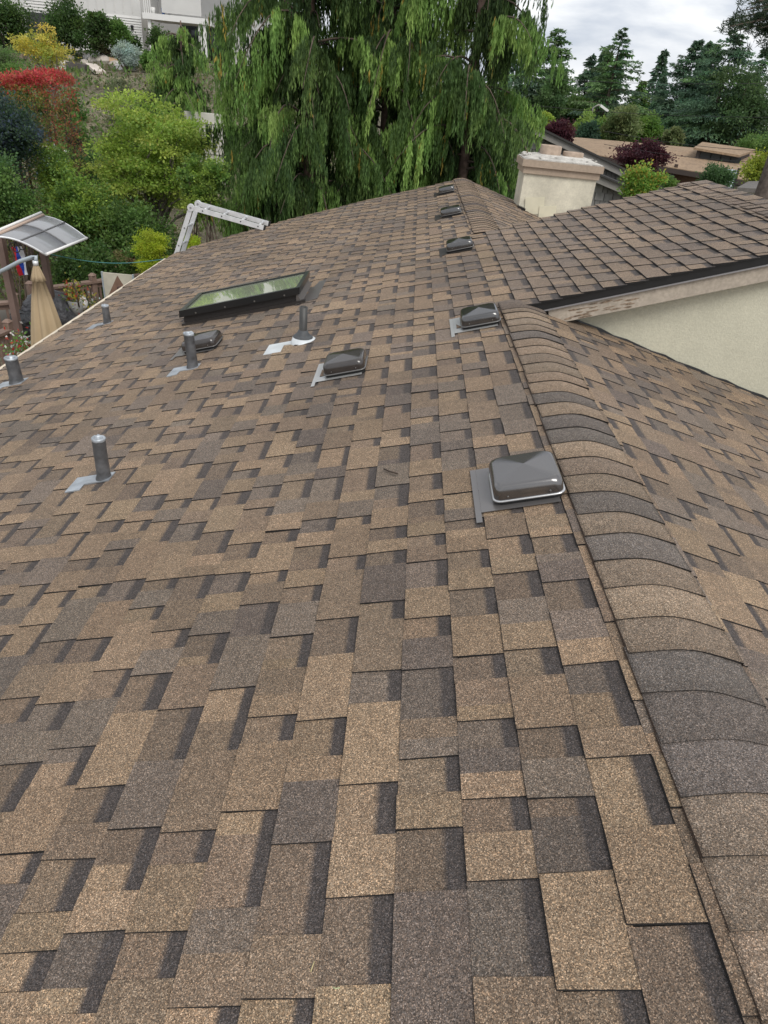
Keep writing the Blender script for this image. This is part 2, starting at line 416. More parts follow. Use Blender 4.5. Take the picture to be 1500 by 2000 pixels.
rake_strip(.02, UPX, -.062, -.006, .012, .20, 'drip_edge', M_BLACK)
rake_strip(.10, UPX, -.073, -.0635, .008, .03, 'drip_edge', material('grey_drip_metal', (.34, .33, .34), .4, .6))
fb = rake_strip(.16, UPX, -.180, -.0745, .03, .075, 'rake_board', M_FASCIA)
rake_strip(UPX + .002, 4.3, -.19, -.006, .03, .075, 'rake_board', M_FASCIA, True)
# flakes of bare wood where the paint has peeled
rp2 = random.Random(3)
for i in range(24):
    x = .24 + (.5 * rp2.random() if i < 26 else 1.5 * rp2.random()); n = -.174 + .085 * rp2.random() ** 1.2; w = rp2.uniform(.012, .06); h_ = rp2.uniform(.003, .009)
    yy = 4.68 + .07 * x + .0285; pts = []
    for a in np.linspace(0, 2 * pi, 9)[:-1]:
        r = rp2.uniform(.6, 1.1); xx = x + w * r * cos(a); k_ = n + h_ * r * sin(a); pts.append((xx - k_ * SA, 4.68 + .07 * xx + .0285, xx * MS + k_ * CA))
    mm = MB(); mm.hexa(pts, [(p[0], p[1] + .004, p[2]) for p in pts]); o = mm.build('bare_patch', M_PEEL, fb)
m = MB()      # black flashing where the wall meets the lower slope
ss = np.linspace(.12, 4.2, 40)
for a, b in zip(ss[:-1], ss[1:]):
    ha, hb = .018 + .006 * sin(a * 23), .018 + .006 * sin(b * 23)
    m.hexa([rp_(1, a, wy - .016, .0), rp_(1, b, wy - .016, .0), rp_(1, b, wy - .001, 0), rp_(1, a, wy - .001, 0)],
           [rp_(1, a, wy - .012, ha), rp_(1, b, wy - .012, hb), rp_(1, b, wy - .001, hb), rp_(1, a, wy - .001, ha)])
hp(m.build('wall_flashing', M_BLACK))

# eave: fascia and gutter along the low edge
m = MB(); ex = -(SL * CA)
m.box((ex - .005, (YNEAR + 10.35) / 2, -SL * SA - .085), (.03, 10.35 - YNEAR, .15)); hp(m.build('eave_board', M_CREAM))
m = MB()
pr = [(-.02, -.012), (-.062, -.012), (-.066, -.02), (-.05, -.11), (-.022, -.11)]
m.hexa([(ex + a, YNEAR, -SL * SA + b) for a, b in pr], [(ex + a, 10.38, -SL * SA + b) for a, b in pr]); hp(m.build('gutter', M_CREAM))

# chimney
CX0, CX1, CY0, CY1 = .84, 1.93, 11.45, 12.1
chim = hp(empty('chimney', ((CX0 + CX1) / 2, CY0, -.6)))
def chp(o): o.parent = chim; o.location = Vector(o.location) - Vector(((CX0 + CX1) / 2, CY0, -.6)); return o
M_CHIM = material('cream_chimney_stucco', (.66, .62, .50), .9, noise=[(2.2, .78, 1.1, 6), (11, .9, 1.06, 5), (40, .92, 1.06, 3)], bump=(80, .4, .005))
M_BANDW = material('tan_chimney_trim', (.40, .315, .24), .8, noise=[(3, .88, 1.06, 4), (30, .9, 1.06, 3)])
M_MORTAR = material('grey_mortar', (.5, .48, .44), .95, noise=[(9, .7, 1.15, 5)], bump=(22, .9, .03))
M_FLUE = material('clay_flue', (.40, .31, .24), .9, noise=[(14, .75, 1.15, 4)])
def frustum(m, x0, x1, y0, y1, z0, z1, d0=0, d1=0):
    q = lambda d, z: [(x0 - d, y0 - d, z), (x1 + d, y0 - d, z), (x1 + d, y1 + d, z), (x0 - d, y1 + d, z)]
    m.hexa(q(d0, z0), q(d1, z1))
m = MB(); frustum(m, CX0, CX1, CY0, CY1, -4, .2449); chp(m.build('chimney_shaft', M_CHIM))
m = MB(); frustum(m, CX0, CX1, CY0, CY1, .245, .335, .028, .028); chp(m.build('trim_board', M_BANDW))
m = MB(); frustum(m, CX0, CX1, CY0, CY1, .337, .43, .06, .06); chp(m.build('trim_board', M_BANDW))
m = MB(); frustum(m, CX0, CX1, CY0, CY1, .431, .445, .045, .045); frustum(m, CX0, CX1, CY0, CY1, .4455, .505, .02, -.16); chp(m.build('mortar_crown', M_MORTAR))
rg = random.Random(5)
m = MB()
for i in range(60):
    x = rg.uniform(CX0 - .02, CX1 + .02); yv = rg.uniform(CY0 - .02, CY1); s = rg.uniform(.012, .05)
    m.box((x, yv, .452 + .03 * rg.random()), (s * 1.5, s, s * .5), Matrix.Rotation(rg.uniform(0, 3), 3, 'Z') @ Matrix.Rotation(rg.uniform(-.5, .5), 3, 'X'))
o = m.build('mortar_crumbs', M_MORTAR); o['kind'] = 'stuff'; chp(o)
def ring_pts(cx, cy, rx, ry, z, n=20, p=3.2):
    return [(cx + rx * math.copysign(abs(cos(t)) ** (2 / p), cos(t)), cy + ry * math.copysign(abs(sin(t)) ** (2 / p), sin(t)), z) for t in np.linspace(0, 2 * pi, n + 1)[:-1]]
for cx, zt, rx in ((1.22, .625, .155), (1.57, .565, .15)):
    m = MB(); m.rings([ring_pts(cx, 11.78, rx, .15, .44), ring_pts(cx, 11.78, rx, .15, zt - .01), ring_pts(cx, 11.78, rx - .008, .142, zt), ring_pts(cx, 11.78, rx - .03, .12, zt), ring_pts(cx, 11.78, rx - .03, .12, .47)], cap1=True)
    chp(m.build('clay_flue', M_FLUE))
M_PATCH = material('cream_flashing_patch', (.72, .68, .52), .7, noise=[(6, .9, 1.05, 3)])
for (x0, x1, z0, z1, ang, yo) in ((.93, 1.22, -.31, -.07, -.12, .012), (1.16, 1.42, -.37, -.17, -.1, .018)):
    m = MB(); c = Vector(((x0 + x1) / 2, CY0 - yo, (z0 + z1) / 2)); m.box(c, (x1 - x0, .006, z1 - z0), Matrix.Rotation(ang, 3, 'Y') @ Matrix.Rotation(.05, 3, 'X')); chp(m.build('flashing_patch', M_PATCH))
m = MB(); m.box((.865, CY0 - .06, -.262), (.12, .12, .1), Matrix.Rotation(.29, 3, 'Y')); chp(m.build('black_flashing', M_BLACK))

# ---- skylight
M_SKYFRAME = material('black_aluminium', (.010, .011, .012), .28, spec=.6)
M_CURB = material('dark_brown_flashing', (.024, .02, .018), .5, spec=.5)
g = bpy.data.materials.new('skylight_glass'); g.use_nodes = True; nn = g.node_tree.nodes; ll = g.node_tree.links
b = nn['Principled BSDF']; b.inputs['Base Color'].default_value = (.34, .385, .27, 1); b.inputs['Roughness'].default_value = .04; b.inputs['IOR'].default_value = 2.1
b.inputs['Coat Weight'].default_value = 1; b.inputs['Coat Roughness'].default_value = .02
M_GLASS = g
x0, x1, y0, y1 = -2.76, -1.70, 5.93, 6.56
sky_o = hp(empty('skylight', ((x0 + x1) / 2, y0, -.7)))
def skp(o): o.parent = sky_o; o.location = Vector(o.location) - Vector(((x0 + x1) / 2, y0, -.7)); return o
def lp(x, y, n): s = -x / CA; return (x - n * SA * 0, y, x * MS + n / CA)
def roofbox(m, x0, x1, y0, y1, n0, n1):
    m.hexa([lp(x, y, n0) for x, y in ((x0, y0), (x1, y0), (x1, y1), (x0, y1))], [lp(x, y, n1) for x, y in ((x0, y0), (x1, y0), (x1, y1), (x0, y1))])
m = MB(); roofbox(m, x0 + .03, x1 - .03, y0 + .035, y1 - .03, -.05, .086); skp(m.build('curb', M_CURB))
fr = None
for i, (a, b_, c, d) in enumerate(((x0, x1, y0, y0 + .035), (x0, x1, y1 - .035, y1), (x0, x0 + .045, y0 + .035, y1 - .035), (x1 - .035, x1, y0 + .035, y1 - .035))):
    m = MB(); roofbox(m, a, b_, c, d, .085, .142); skp(m.build('frame', M_SKYFRAME))
m = MB(); roofbox(m, x0 + .045, x1 - .035, y0 + .035, y1 - .035, .118, .130); skp(m.build('glass_pane', M_GLASS))
m = MB()
roofbox(m, x0 + .02, x1 + .05, y0 - .012, y0 + .034, -.01, .03); skp(m.build('side_flashing', M_CURB))
m = MB()
m.hexa([lp(x, y, .010) for x, y in ((x1 - .03, y0 - .03), (x1 + .15, y0 + .05), (x1 + .15, y1 + .1), (x1 - .03, y1 + .1))], [lp(x, y, .0125) for x, y in ((x1 - .03, y0 - .03), (x1 + .15, y0 + .05), (x1 + .15, y1 + .1), (x1 - .03, y1 + .1))])
m.hexa([lp(x1 - .029, y, .013) for y in (y0 + .01, y1)] + [lp(x1 + .02, y, .013) for y in (y1, y0 + .01)], [lp(x1 - .029, y, .085) for y in (y0 + .01, y1)] + [lp(x1 - .022, y, .085) for y in (y1, y0 + .01)])
skp(m.build('head_flashing', material('grey_brown_flashing', (.13, .118, .11), .42, .4)))
for i in range(4):
    m = MB(); p = lp(x0 + .15 + .26 * i, y0 - .002, .10); m.box(p, (.012, .006, .012)); skp(m.build('screw', material('screw_steel', (.4, .4, .4), .3, 1) if i == 0 else bpy.data.materials['screw_steel']))

# ---- roof vents
M_HOOD = material('dark_brown_enamel', (.042, .036, .033), .2, ior=2.1, spec=.6, noise=[(6, .85, 1.12, 4)])
M_HOOD_BLACK = material('near_black_enamel', (.022, .02, .019), .17, ior=1.9, spec=.6, noise=[(6, .85, 1.12, 4)])
M_HOOD_DULL = material('dusty_brown_enamel', (.036, .030, .027), .2, ior=1.6, spec=.6, noise=[(8, .8, 1.2, 4)])
M_RIM = material('bright_rim', (.55, .55, .55), .3, .8)
M_RIMD = material('dull_rim', (.16, .155, .15), .35, .5)
M_FLANGE = material('brown_flange_metal', (.2, .19, .185), .3, .55)
M_LIGHTFL = material('light_flange_metal', (.5, .5, .49), .35, .55)
M_THROAT_SHADE = material('vent_throat_shade', (.01, .01, .01), .8)
M_SCREW = bpy.data.materials['screw_steel']
def rrect(w, d, r, n=5):
    out = []
    for cx, cy, a0 in ((w / 2 - r, d / 2 - r, 0), (-w / 2 + r, d / 2 - r, pi / 2), (-w / 2 + r, -d / 2 + r, pi), (w / 2 - r, -d / 2 + r, 3 * pi / 2)):
        for k in range(n): a = a0 + pi / 2 * k / (n - 1); out.append((cx + r * cos(a), cy + r * sin(a)))
    return out
LR = Matrix(((CA, 0, -SA), (0, 1, 0), (SA, 0, CA)))      # local x up the left slope, z its normal
def roof_vent(x, y, w, d, label, flange=1, hood=None, fl_mat=None, h=.098, yaw=0, rim=False):
    s = -x / CA; base = Vector(rp_(-1, s, y, .0))
    r = empty('roof_vent', base); hp(r); r['label'] = label
    r.matrix_parent_inverse = Matrix.Translation((0, 0, 4)); r.rotation_euler = (LR @ Matrix.Rotation(yaw, 3, 'Z')).to_euler()
    hood = hood or M_HOOD
    R = []
    for k, z, rad in ((1.0, .034, .03), (1.0, .062, .03), (.985, .074, .034), (.955, .085, .04), (.90, .0915, .045), (.84, .094, .045)):
        R.append([(px * k, py * k, z * h / .098) for px, py in rrect(w, d, rad)])
    m = MB(); m.rings(R); n = len(R[0]); b0 = len(m.v) - n; m.v.append((0, 0, h * 1.10)); ci = len(m.v) - 1
    for k in range(n): m.f.append((b0 + k, b0 + (k + 1) % n, ci)); m.c.append(None); m.sm.append(False)
    ho = m.build('hood', hood, r)
    m = MB(); o_ = rrect(w + .012, d + .012, .034); i_ = rrect(w - .004, d - .004, .03)
    m.rings([[(a, b, .030) for a, b in i_], [(a, b, .028) for a, b in o_], [(a, b, .0335) for a, b in o_], [(a, b, .0345) for a, b in i_]]); m.build('rim', M_RIM if rim else M_RIMD, r)
    m = MB(); m.rings([[(a, b, .004) for a, b in rrect(w * .95, d * .97, .03)], [(a, b, .0335) for a, b in rrect(w * .95, d * .97, .03)]], cap1=True); m.build('throat_shade', M_THROAT_SHADE, r)  # throat widened and blackened, so the shade under the hood is in its colour
    m = MB(); ft = .0112
    fx0, fx1, fy0, fy1 = -w / 2 - .075, w / 2 - .02, -d / 2 - .03, d / 2 + .06
    m.box(((fx0 + fx0 + .022) / 2, (fy0 - .06 + fy1) / 2, ft), (.022, fy1 - fy0 + .06, .002))
    m.box(((fx0 + .0225 + fx1) / 2, (fy0 + .005 + fy1) / 2, ft), (fx1 - fx0 - .0225, fy1 - fy0 - .005, .002))
    m.build('flange', fl_mat or M_FLANGE, r)
    for sx in (-.3, .3):
        m = MB(); m.tube([(sx * w, -d / 2 + .002, .047), (sx * w, -d / 2 - .004, .047)], .0035, 6); m.build('screw', M_SCREW, r)
    return r
roof_vent(-.283, 2.285, .255, .245, 'nearest brown roof vent, square hood right beside the ridge cap', rim=True)
roof_vent(-.295, 4.47, .245, .24, 'glossy roof vent just below the corner of the raised gable', fl_mat=M_LIGHTFL, hood=M_HOOD_BLACK)
roof_vent(-.31, 6.85, .245, .24, 'glossy roof vent in front of the raised roof, third along the ridge', fl_mat=M_CURB, hood=M_HOOD_BLACK)
roof_vent(-.315, 8.95, .245, .24, 'small far roof vent, second from the far end of the ridge', fl_mat=M_CURB, hood=M_HOOD_BLACK)
roof_vent(-.30, 11.02, .225, .22, 'farthest roof vent, by the far end of the ridge', fl_mat=M_CURB, hood=M_HOOD_BLACK)
roof_vent(-1.115, 4.0, .25, .24, 'brown roof vent with light flange, midway down the slope', hood=M_HOOD_DULL, fl_mat=M_LIGHTFL)
roof_vent(-2.31, 5.1, .27, .25, 'brown roof vent behind a lead pipe below the skylight', hood=M_HOOD_DULL)

# ---- plumbing pipes
M_LEAD = material('lead_sheet', (.13, .133, .14), .5, .5, noise=[(16, .6, 1.35, 5)], bump=(30, .5, .01))
M_LEADL = material('bright_lead', (.38, .41, .44), .42, .45, noise=[(14, .75, 1.2, 4)], bump=(26, .5, .008))
M_DARKPIPE = material('grey_plastic_pipe', (.045, .045, .043), .5, noise=[(12, .7, 1.25, 4)])
M_RUBBER = material('rubber_collar', (.06, .065, .07), .6, noise=[(30, .7, 1.2, 3)])
M_GALV = material('galvanised_sheet', (.66, .69, .70), .38, .3, noise=[(9, .85, 1.08, 4)])
def vent_pipe(x, y, h, r, label, lean=(0, 0), kind='lead', sheet=(.17, .07), seed=1):
    rg = random.Random(seed); s = -x / CA; base = Vector(rp_(-1, s, y, 0)); o = empty('vent_pipe', base); hp(o); o.matrix_parent_inverse = Matrix.Translation((0, 0, 4)); o['label'] = label
    n = 16
    def ring(z, rad, j=0): return [(lean[0] * z + rad * cos(2 * pi * k / n) * (1 + j * rg.uniform(-1, 1)), lean[1] * z + rad * sin(2 * pi * k / n) * (1 + j * rg.uniform(-1, 1)), z + j * .04 * rg.uniform(-1, 1)) for k in range(n)]
    if kind == 'lead':
        m = MB(); m.rings([ring(-.02, r * 1.35), ring(.012, r * 1.22, .04), ring(.03, r * 1.05, .03), ring(h * .4, r, .02), ring(h * .7, r * .99, .02), ring(h - .012, r * .99, .02)]); m.build('pipe', M_LEAD, o)
        m = MB(); m.rings([ring(h - .012, r * 1.0, .02), ring(h, r * 1.05, .05), ring(h + .005, r * .85, .1), ring(h - .004, r * .55, .18), ring(h - .05, r * .5, .1)], cap1=True); m.build('folded_top', M_LEADL, o)
        sm = M_LEADL
    else:
        m = MB(); m.rings([ring(0, r), ring(h, r), ring(h, r * .82), ring(h - .05, r * .8)], cap1=True); m.build('pipe', M_DARKPIPE, o)
        m = MB(); m.rings([ring(.022, r * 2.55), ring(.04, r * 2.45), ring(.048, r * 2.1), ring(.062, r * 1.5), ring(.085, r * 1.12), ring(.087, r * .98)]); m.build('collar', M_RUBBER, o)
        m = MB(); m.rings([[(a[0], a[1], a[2] + a[0] * MS) for a in ring(.006, r * 3.1)], ring(.034, r * 2.5), ring(.034, r * 2.0)]); m.build('flashing_cone', M_GALV, o)
        sm = M_GALV
    # flashing sheet lying on the slope, uneven edge, running down the slope
    m = MB(); pts = []
    a, b = sheet
    out = [(r * 1.35, -r * 1.35), (-a * .52, -r * 1.35), (-a * .52, -b * 1.5), (-a, -b * 1.5), (-a, r * 1.35), (r * 1.35, r * 1.35)]
    def lift(u, v, nn_): q = LR @ Vector((u + rg.uniform(-.002, .002), v + rg.uniform(-.002, .002), nn_)); return (q.x, q.y, q.z)
    bot = [lift(u, v, .006) for u, v in out]; top = [(p[0], p[1], p[2] + rg.uniform(.0055, .0075)) for p in bot]
    m.hexa(bot, top); m.build('flashing_sheet', sm, o)
    return o
vent_pipe(-2.26, 3.0, .235, .033, 'lead vent pipe standing alone at the left of the near slope', (.0, .0), seed=1)
vent_pipe(-2.26, 4.62, .255, .036, 'lead vent pipe in front of the low vent below the skylight', (-.06, 0), sheet=(.16, .08), seed=2)
vent_pipe(-1.5, 4.78, .25, .029, 'black vent pipe with rubber collar and white metal flashing', kind='plastic', sheet=(.26, .12), seed=3)
vent_pipe(-3.74, 6.69, .185, .034, 'lead vent pipe near the eave with a light flashing sheet', (-.02, 0), sheet=(.18, .10), seed=4)
vent_pipe(-3.86, 5.11, .215, .05, 'short thick lead vent pipe near the eave at the left edge', (-.06, 0), sheet=(.17, .08), seed=5)

# a twig and dry grass blades lying on the shingles
for i, (pts, rad, col, lab) in enumerate(((((750, 916), (762, 921), (776, 925)), .004, (.05, .035, .025), 'thin dark twig lying on the middle of the roof'),
        (((607, 1898), (611, 1886), (614, 1878)), .0012, (.45, .38, .2), 'dry grass blade on the near shingles'), (((650, 1928), (656, 1931), (664, 1929)), .0012, (.4, .42, .24), 'pale grass blade by the bottom of the photo'))):
    P = []
    for (px, py) in pts:
        d = (px - 750) / FPX * CR - (py - 1000) / FPX * CU + CF; nrm = np.array([-MS, 0, 1]); t = (.018 - CAM @ nrm) / (d @ nrm); P.append(tuple(CAM + t * d))
    m = MB(); m.tube(P, rad, 6); o = m.build('twig' if i == 0 else 'grass_blade', material('twig_%d' % i, col, .9), origin=P[0]); tag(o, lab, 'twig' if i == 0 else 'grass blade')

# ------------------------------------------------------------------ vegetation builders
def tree_root(name, label, cat, loc, group=None):
    o = empty(name, loc); tag(o, label, cat, group); return o
def rel(o, root): o.location = Vector(o.location) - Vector(root.location); o.parent = root; return o
def leafy(name, label, cat, base, rad, h, n, leaf, pal, seed, lo=.12, clumps=40, stems=7, group=None, trunk_r=.05, droop=0, flat=1.0, cl=.22, tip=None, bark=None, trunk=None, part='foliage'):
    """tree or shrub: stems to clumps of leaves spread through an uneven crown"""
    n = int(n * 2.3); leaf = leaf * .64; clumps = int(clumps * 1.5); cl = cl * .8
    rg = np.random.default_rng(seed); base = np.array(base, float); root = tree_root(name, label, cat, tuple(base), group)
    u = unit(rg.standard_normal((clumps, 3))); rr = rg.random(clumps) ** .42
    lump_ = 1 + .2 * np.sin(3.1 * u[:, 0] * 2 + seed) + .16 * np.sin(5 * u[:, 2] + 2 * seed) + .1 * rg.standard_normal(clumps)
    cen = np.array([rad[0], rad[1], h * (1 - lo) / 2]) * u * (rr * lump_)[:, None] * .82; cen[:, 2] += h * (lo + (1 - lo) / 2)
    cen[:, :2] += rg.normal(0, .08, (clumps, 2)) * rad[0]
    k = rg.integers(0, clumps, n); cr = (cl * min(rad[0], rad[1], h * .6)) * rg.uniform(.6, 1.45, clumps)
    off = rg.standard_normal((n, 3)) * np.array([1, 1, .75 * flat]); P = cen[k] + off * cr[k][:, None]
    P[:, 2] = np.maximum(P[:, 2], .03)
    D = unit(off * .8 + rg.standard_normal((n, 3)) * .8 + np.array([0, 0, .25 - droop])); W = unit(np.cross(D, rg.standard_normal((n, 3))))
    cp = pick(rg, pal, clumps, .12); C = cp[k] * (1 + .2 * rg.standard_normal((n, 1))); C2 = pick(rg, pal, n, .1); C = np.clip(.6 * C + .4 * C2, .004, .9)
    if tip is not None:
        z = P[:, 2] / h + .12 * rg.standard_normal(n); t = z > tip[0]; C[t] = pick(rg, tip[1], int(t.sum()), .15)
    ls = leaf * rg.uniform(.65, 1.35, n)
    o = quads_mesh(part, leaf_quads(P, D, W, ls, ls * .62), C, M_LEAF, root)
    m = MB(); r2 = random.Random(seed)
    if trunk:
        tp = [Vector((0, 0, -.3)), Vector((.02 * h, 0, trunk * .5)), Vector((-.01 * h, .01 * h, trunk))]
        m.tube(tp, [trunk_r * 1.25, trunk_r, trunk_r * .85], 8); st = tp[-1]
    for i in range(stems):
        c = Vector(cen[r2.randrange(clumps)]) ; s0 = st if trunk else Vector((r2.uniform(-.12, .12) * rad[0], r2.uniform(-.12, .12) * rad[1], -.1))
        mid = s0.lerp(c, .5) + Vector((r2.uniform(-.08, .08), r2.uniform(-.08, .08), .07)) * h
        m.tube([s0, s0.lerp(mid, .6) + Vector((0, 0, .03 * h)), mid, c], [trunk_r * .7, trunk_r * .55, trunk_r * .4, trunk_r * .12], 6, cap=False)
    m.build('trunk' if trunk else 'stem', bark or M_BARK, root)
    return root

def conifer(name, label, base, h, r, n, pal, seed, droop=.35, sparse=0.0, leaf=.3, group='conifers beyond the brown house', lo=.08, lean=0, power=.85):
    rg = np.random.default_rng(seed); root = tree_root(name, label, 'tree', tuple(base), group)
    n = int(n * 2.2); leaf = leaf * .5; nb = max(60, int(h * 26 * (1 - sparse * .6))); zb = lo * h + (h * (1 - lo)) * rg.random(nb) ** .95; az = rg.uniform(0, 2 * pi, nb)
    L = r * np.clip((1 - (zb - lo * h) / (h * (1 - lo))), .03, 1) ** power * rg.uniform(.4, 1.2, nb)
    k = rg.choice(nb, n, p=(L + .1 * r) / (L + .1 * r).sum()); t = rg.random(n) ** .7
    rad = L[k] * t; side = rg.normal(0, .16, n) * L[k] * (.25 + .9 * np.sin(np.clip(t, 0, 1) * pi * .8))
    ca, sa = np.cos(az[k]), np.sin(az[k])
    z = zb[k] + .18 * L[k] * t - droop * L[k] * t ** 1.8 - np.abs(side) * .25 + rg.normal(0, .05, n) * h * .02
    P = np.stack([ca * rad - sa * side + lean * z, sa * rad + ca * side, z], 1)
    out = np.stack([ca, sa, np.full(n, -.35 - droop * .6)], 1); lat = np.stack([-sa, ca, np.zeros(n)], 1)
    D = unit(out * .8 + lat * np.sign(side)[:, None] * rg.uniform(0, 1.1, n)[:, None] + rg.standard_normal((n, 3)) * .35); W = unit(np.cross(D, rg.standard_normal((n, 3)) * .5 + np.array([0, 0, 1])))
    cp = pick(rg, pal, nb, .2); C = np.clip(cp[k] * (1 + .22 * rg.standard_normal((n, 1))), .004, .8); ls = leaf * rg.uniform(.6, 1.4, n)
    quads_mesh('crown', leaf_quads(P, D, W, ls, ls * .34), C, M_NEEDLE, root)
    m = MB(); m.tube([(0, 0, -.5), (lean * h * .5, 0, h * .5), (lean * h * .97, 0, h * .97)], [h * .018 + .05, h * .011 + .03, .015], 7); m.build('trunk', M_BARK, root)
    if sparse or h > 9:
        m = MB()
        for i in range(0, nb, 2):
            a = az[i]; m.tube([(lean * zb[i], 0, zb[i]), (cos(a) * L[i] * .5 + lean * zb[i], sin(a) * L[i] * .5, zb[i] + .05 * L[i]), (cos(a) * L[i] * .95 + lean * zb[i], sin(a) * L[i] * .95, zb[i] + .18 * L[i] - droop * L[i])], [.03, .02, .008], 4, cap=False)
        m.build('branches', M_BARK, root)
    return root

M_REDBARK = material('reddish_bark', (.15, .10, .08), .95, noise=[(9, .5, 1.4, 5)])
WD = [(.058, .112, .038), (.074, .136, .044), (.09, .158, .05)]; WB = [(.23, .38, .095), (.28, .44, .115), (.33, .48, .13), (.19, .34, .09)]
def weeping(name, label, base, h, R, nb, seed, group=None, zlo=.3, dens=34, bright=.4, zmax=99, nsec=4, amp_=1.0):
    """trunk, arching limbs and side limbs, and from each a narrow curtain of hanging sprays"""
    rg = np.random.default_rng(seed); root = tree_root(name, label, 'tree', tuple(base), group); rp = random.Random(seed)
    Pq = []; Cq = []; bt = MB()
    def curtain(path, ln, col, isb, amp, inner_=False):
        ns = max(3, int(ln * dens)); t = np.sort(rg.random(ns) ** .85) * .97 + .03; i = np.clip((t * (len(path) - 1)).astype(int), 0, len(path) - 2); f = (t * (len(path) - 1) - i)[:, None]
        p0 = path[i] * (1 - f) + path[i + 1] * f + rg.normal(0, .022, (ns, 3))
        sl = amp * (.35 + .65 * np.sin(np.clip(t, .05, 1) * pi * .82)) * rg.uniform(.45, 1.15, ns); m_ = 15
        q = (np.arange(m_)[None] + rg.random((ns, m_)) * .8) / m_; sw = rg.normal(0, .06, (ns, 1, 2)) * q[..., None] * sl[:, None, None]
        P = np.empty((ns, m_, 3)); P[..., :2] = p0[:, None, :2] + sw + rg.normal(0, .010, (ns, m_, 2)); P[..., 2] = p0[:, None, 2] - q * sl[:, None]
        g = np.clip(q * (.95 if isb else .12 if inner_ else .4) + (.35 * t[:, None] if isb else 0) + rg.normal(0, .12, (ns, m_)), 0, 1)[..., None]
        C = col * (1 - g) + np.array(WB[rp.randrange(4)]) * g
        y = rg.random(ns) < .010; C[y] = np.array((.42, .31, .07))
        Pq.append(P.reshape(-1, 3)); Cq.append(C.reshape(-1, 3))
    for b in range(nb):
        fr = rp.random() ** 1.15; z0 = zlo + (min(h, zmax) - zlo) * fr; a = rp.uniform(0, 2 * pi); fh = (z0 - zlo) / (h - zlo)
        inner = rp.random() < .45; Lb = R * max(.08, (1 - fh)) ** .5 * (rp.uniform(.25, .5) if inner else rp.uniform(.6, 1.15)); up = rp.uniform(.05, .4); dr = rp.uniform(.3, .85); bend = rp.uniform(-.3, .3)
        isb = (not inner) and rp.random() < bright; col = np.array(rp.choice(WB) if isb else rp.choice(WD)) * rp.uniform(.7, 1.05) * (.62 if inner else 1)  # inner limbs darker: old growth, plus the crown's inner shade put into the colour
        t = np.linspace(0, 1, 9); r = Lb * t; s = bend * Lb * t * t
        pa = np.stack([cos(a) * r - sin(a) * s, sin(a) * r + cos(a) * s, z0 + Lb * (up * np.sin(t * 2.1) - dr * t ** 2.5)], 1)
        bt.tube([tuple(p) for p in pa], list(np.linspace(.03, .005, 9)), 5, cap=False)
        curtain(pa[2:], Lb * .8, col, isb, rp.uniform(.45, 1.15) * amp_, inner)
        for k in range(nsec):
            t0 = rp.uniform(.3, .92); i = int(t0 * 8); a2 = a + rp.choice((-1, 1)) * rp.uniform(.35, 1.0); L2 = Lb * rp.uniform(.2, .45) + .15; q = np.linspace(0, 1, 6); d2 = rp.uniform(.3, .9)
            pb = pa[i] + np.stack([cos(a2) * L2 * q, sin(a2) * L2 * q, L2 * (.2 * np.sin(q * 2) - d2 * q ** 1.8)], 1)
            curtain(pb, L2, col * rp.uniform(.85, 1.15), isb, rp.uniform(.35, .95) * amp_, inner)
    P = np.concatenate(Pq); C = np.concatenate(Cq); n = len(P)
    D = unit(np.stack([rg.normal(0, .17, n), rg.normal(0, .17, n), -np.ones(n)], 1)); W = unit(np.cross(D, rg.standard_normal((n, 3))))
    ls = rg.uniform(.08, .15, n); C = np.clip(C * (1 + .13 * rg.standard_normal((n, 1))), .005, .7)
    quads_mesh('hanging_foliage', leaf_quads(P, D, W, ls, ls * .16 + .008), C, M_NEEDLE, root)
    bt.build('branches', M_BARK, root)
    m = MB(); m.tube([(0, 0, -.6), (.05, 0, h * .3), (-.04, .03, h * .65), (0, 0, h)], [.17, .12, .08, .02], 10); m.build('trunk', M_REDBARK, root)
    return root
def ground_at(px, py, Y): p = at(px, py, Y); return (p[0], p[1], tz(p[0], p[1]))

# ------------------------------------------------------------------ weeping conifers behind the roof
for (px, Y, h, R, nb, sd_, lab) in (
        (600, 17.2, 12.0, 2.45, 180, 11, 'tall weeping conifer with bare upper trunk, left of the three behind the roof'),
        (745, 18.6, 13.0, 2.6, 160, 12, 'middle weeping conifer of the three, deep in shade behind the roof'),
        (905, 17.4, 11.5, 2.2, 185, 18, 'right weeping conifer hanging over the far end of the ridge')):
    p = ground_at(px, 300, Y)
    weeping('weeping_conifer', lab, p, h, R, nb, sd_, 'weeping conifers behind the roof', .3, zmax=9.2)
p = ground_at(362, 200, 27.0); weeping('weeping_conifer', 'smaller yellow green weeping conifer below the balcony of the uphill house', (p[0], p[1], p[2]), 4.3, 1.9, 75, 14, 'weeping conifers behind the roof', .3, dens=22, bright=.8, amp_=.65)

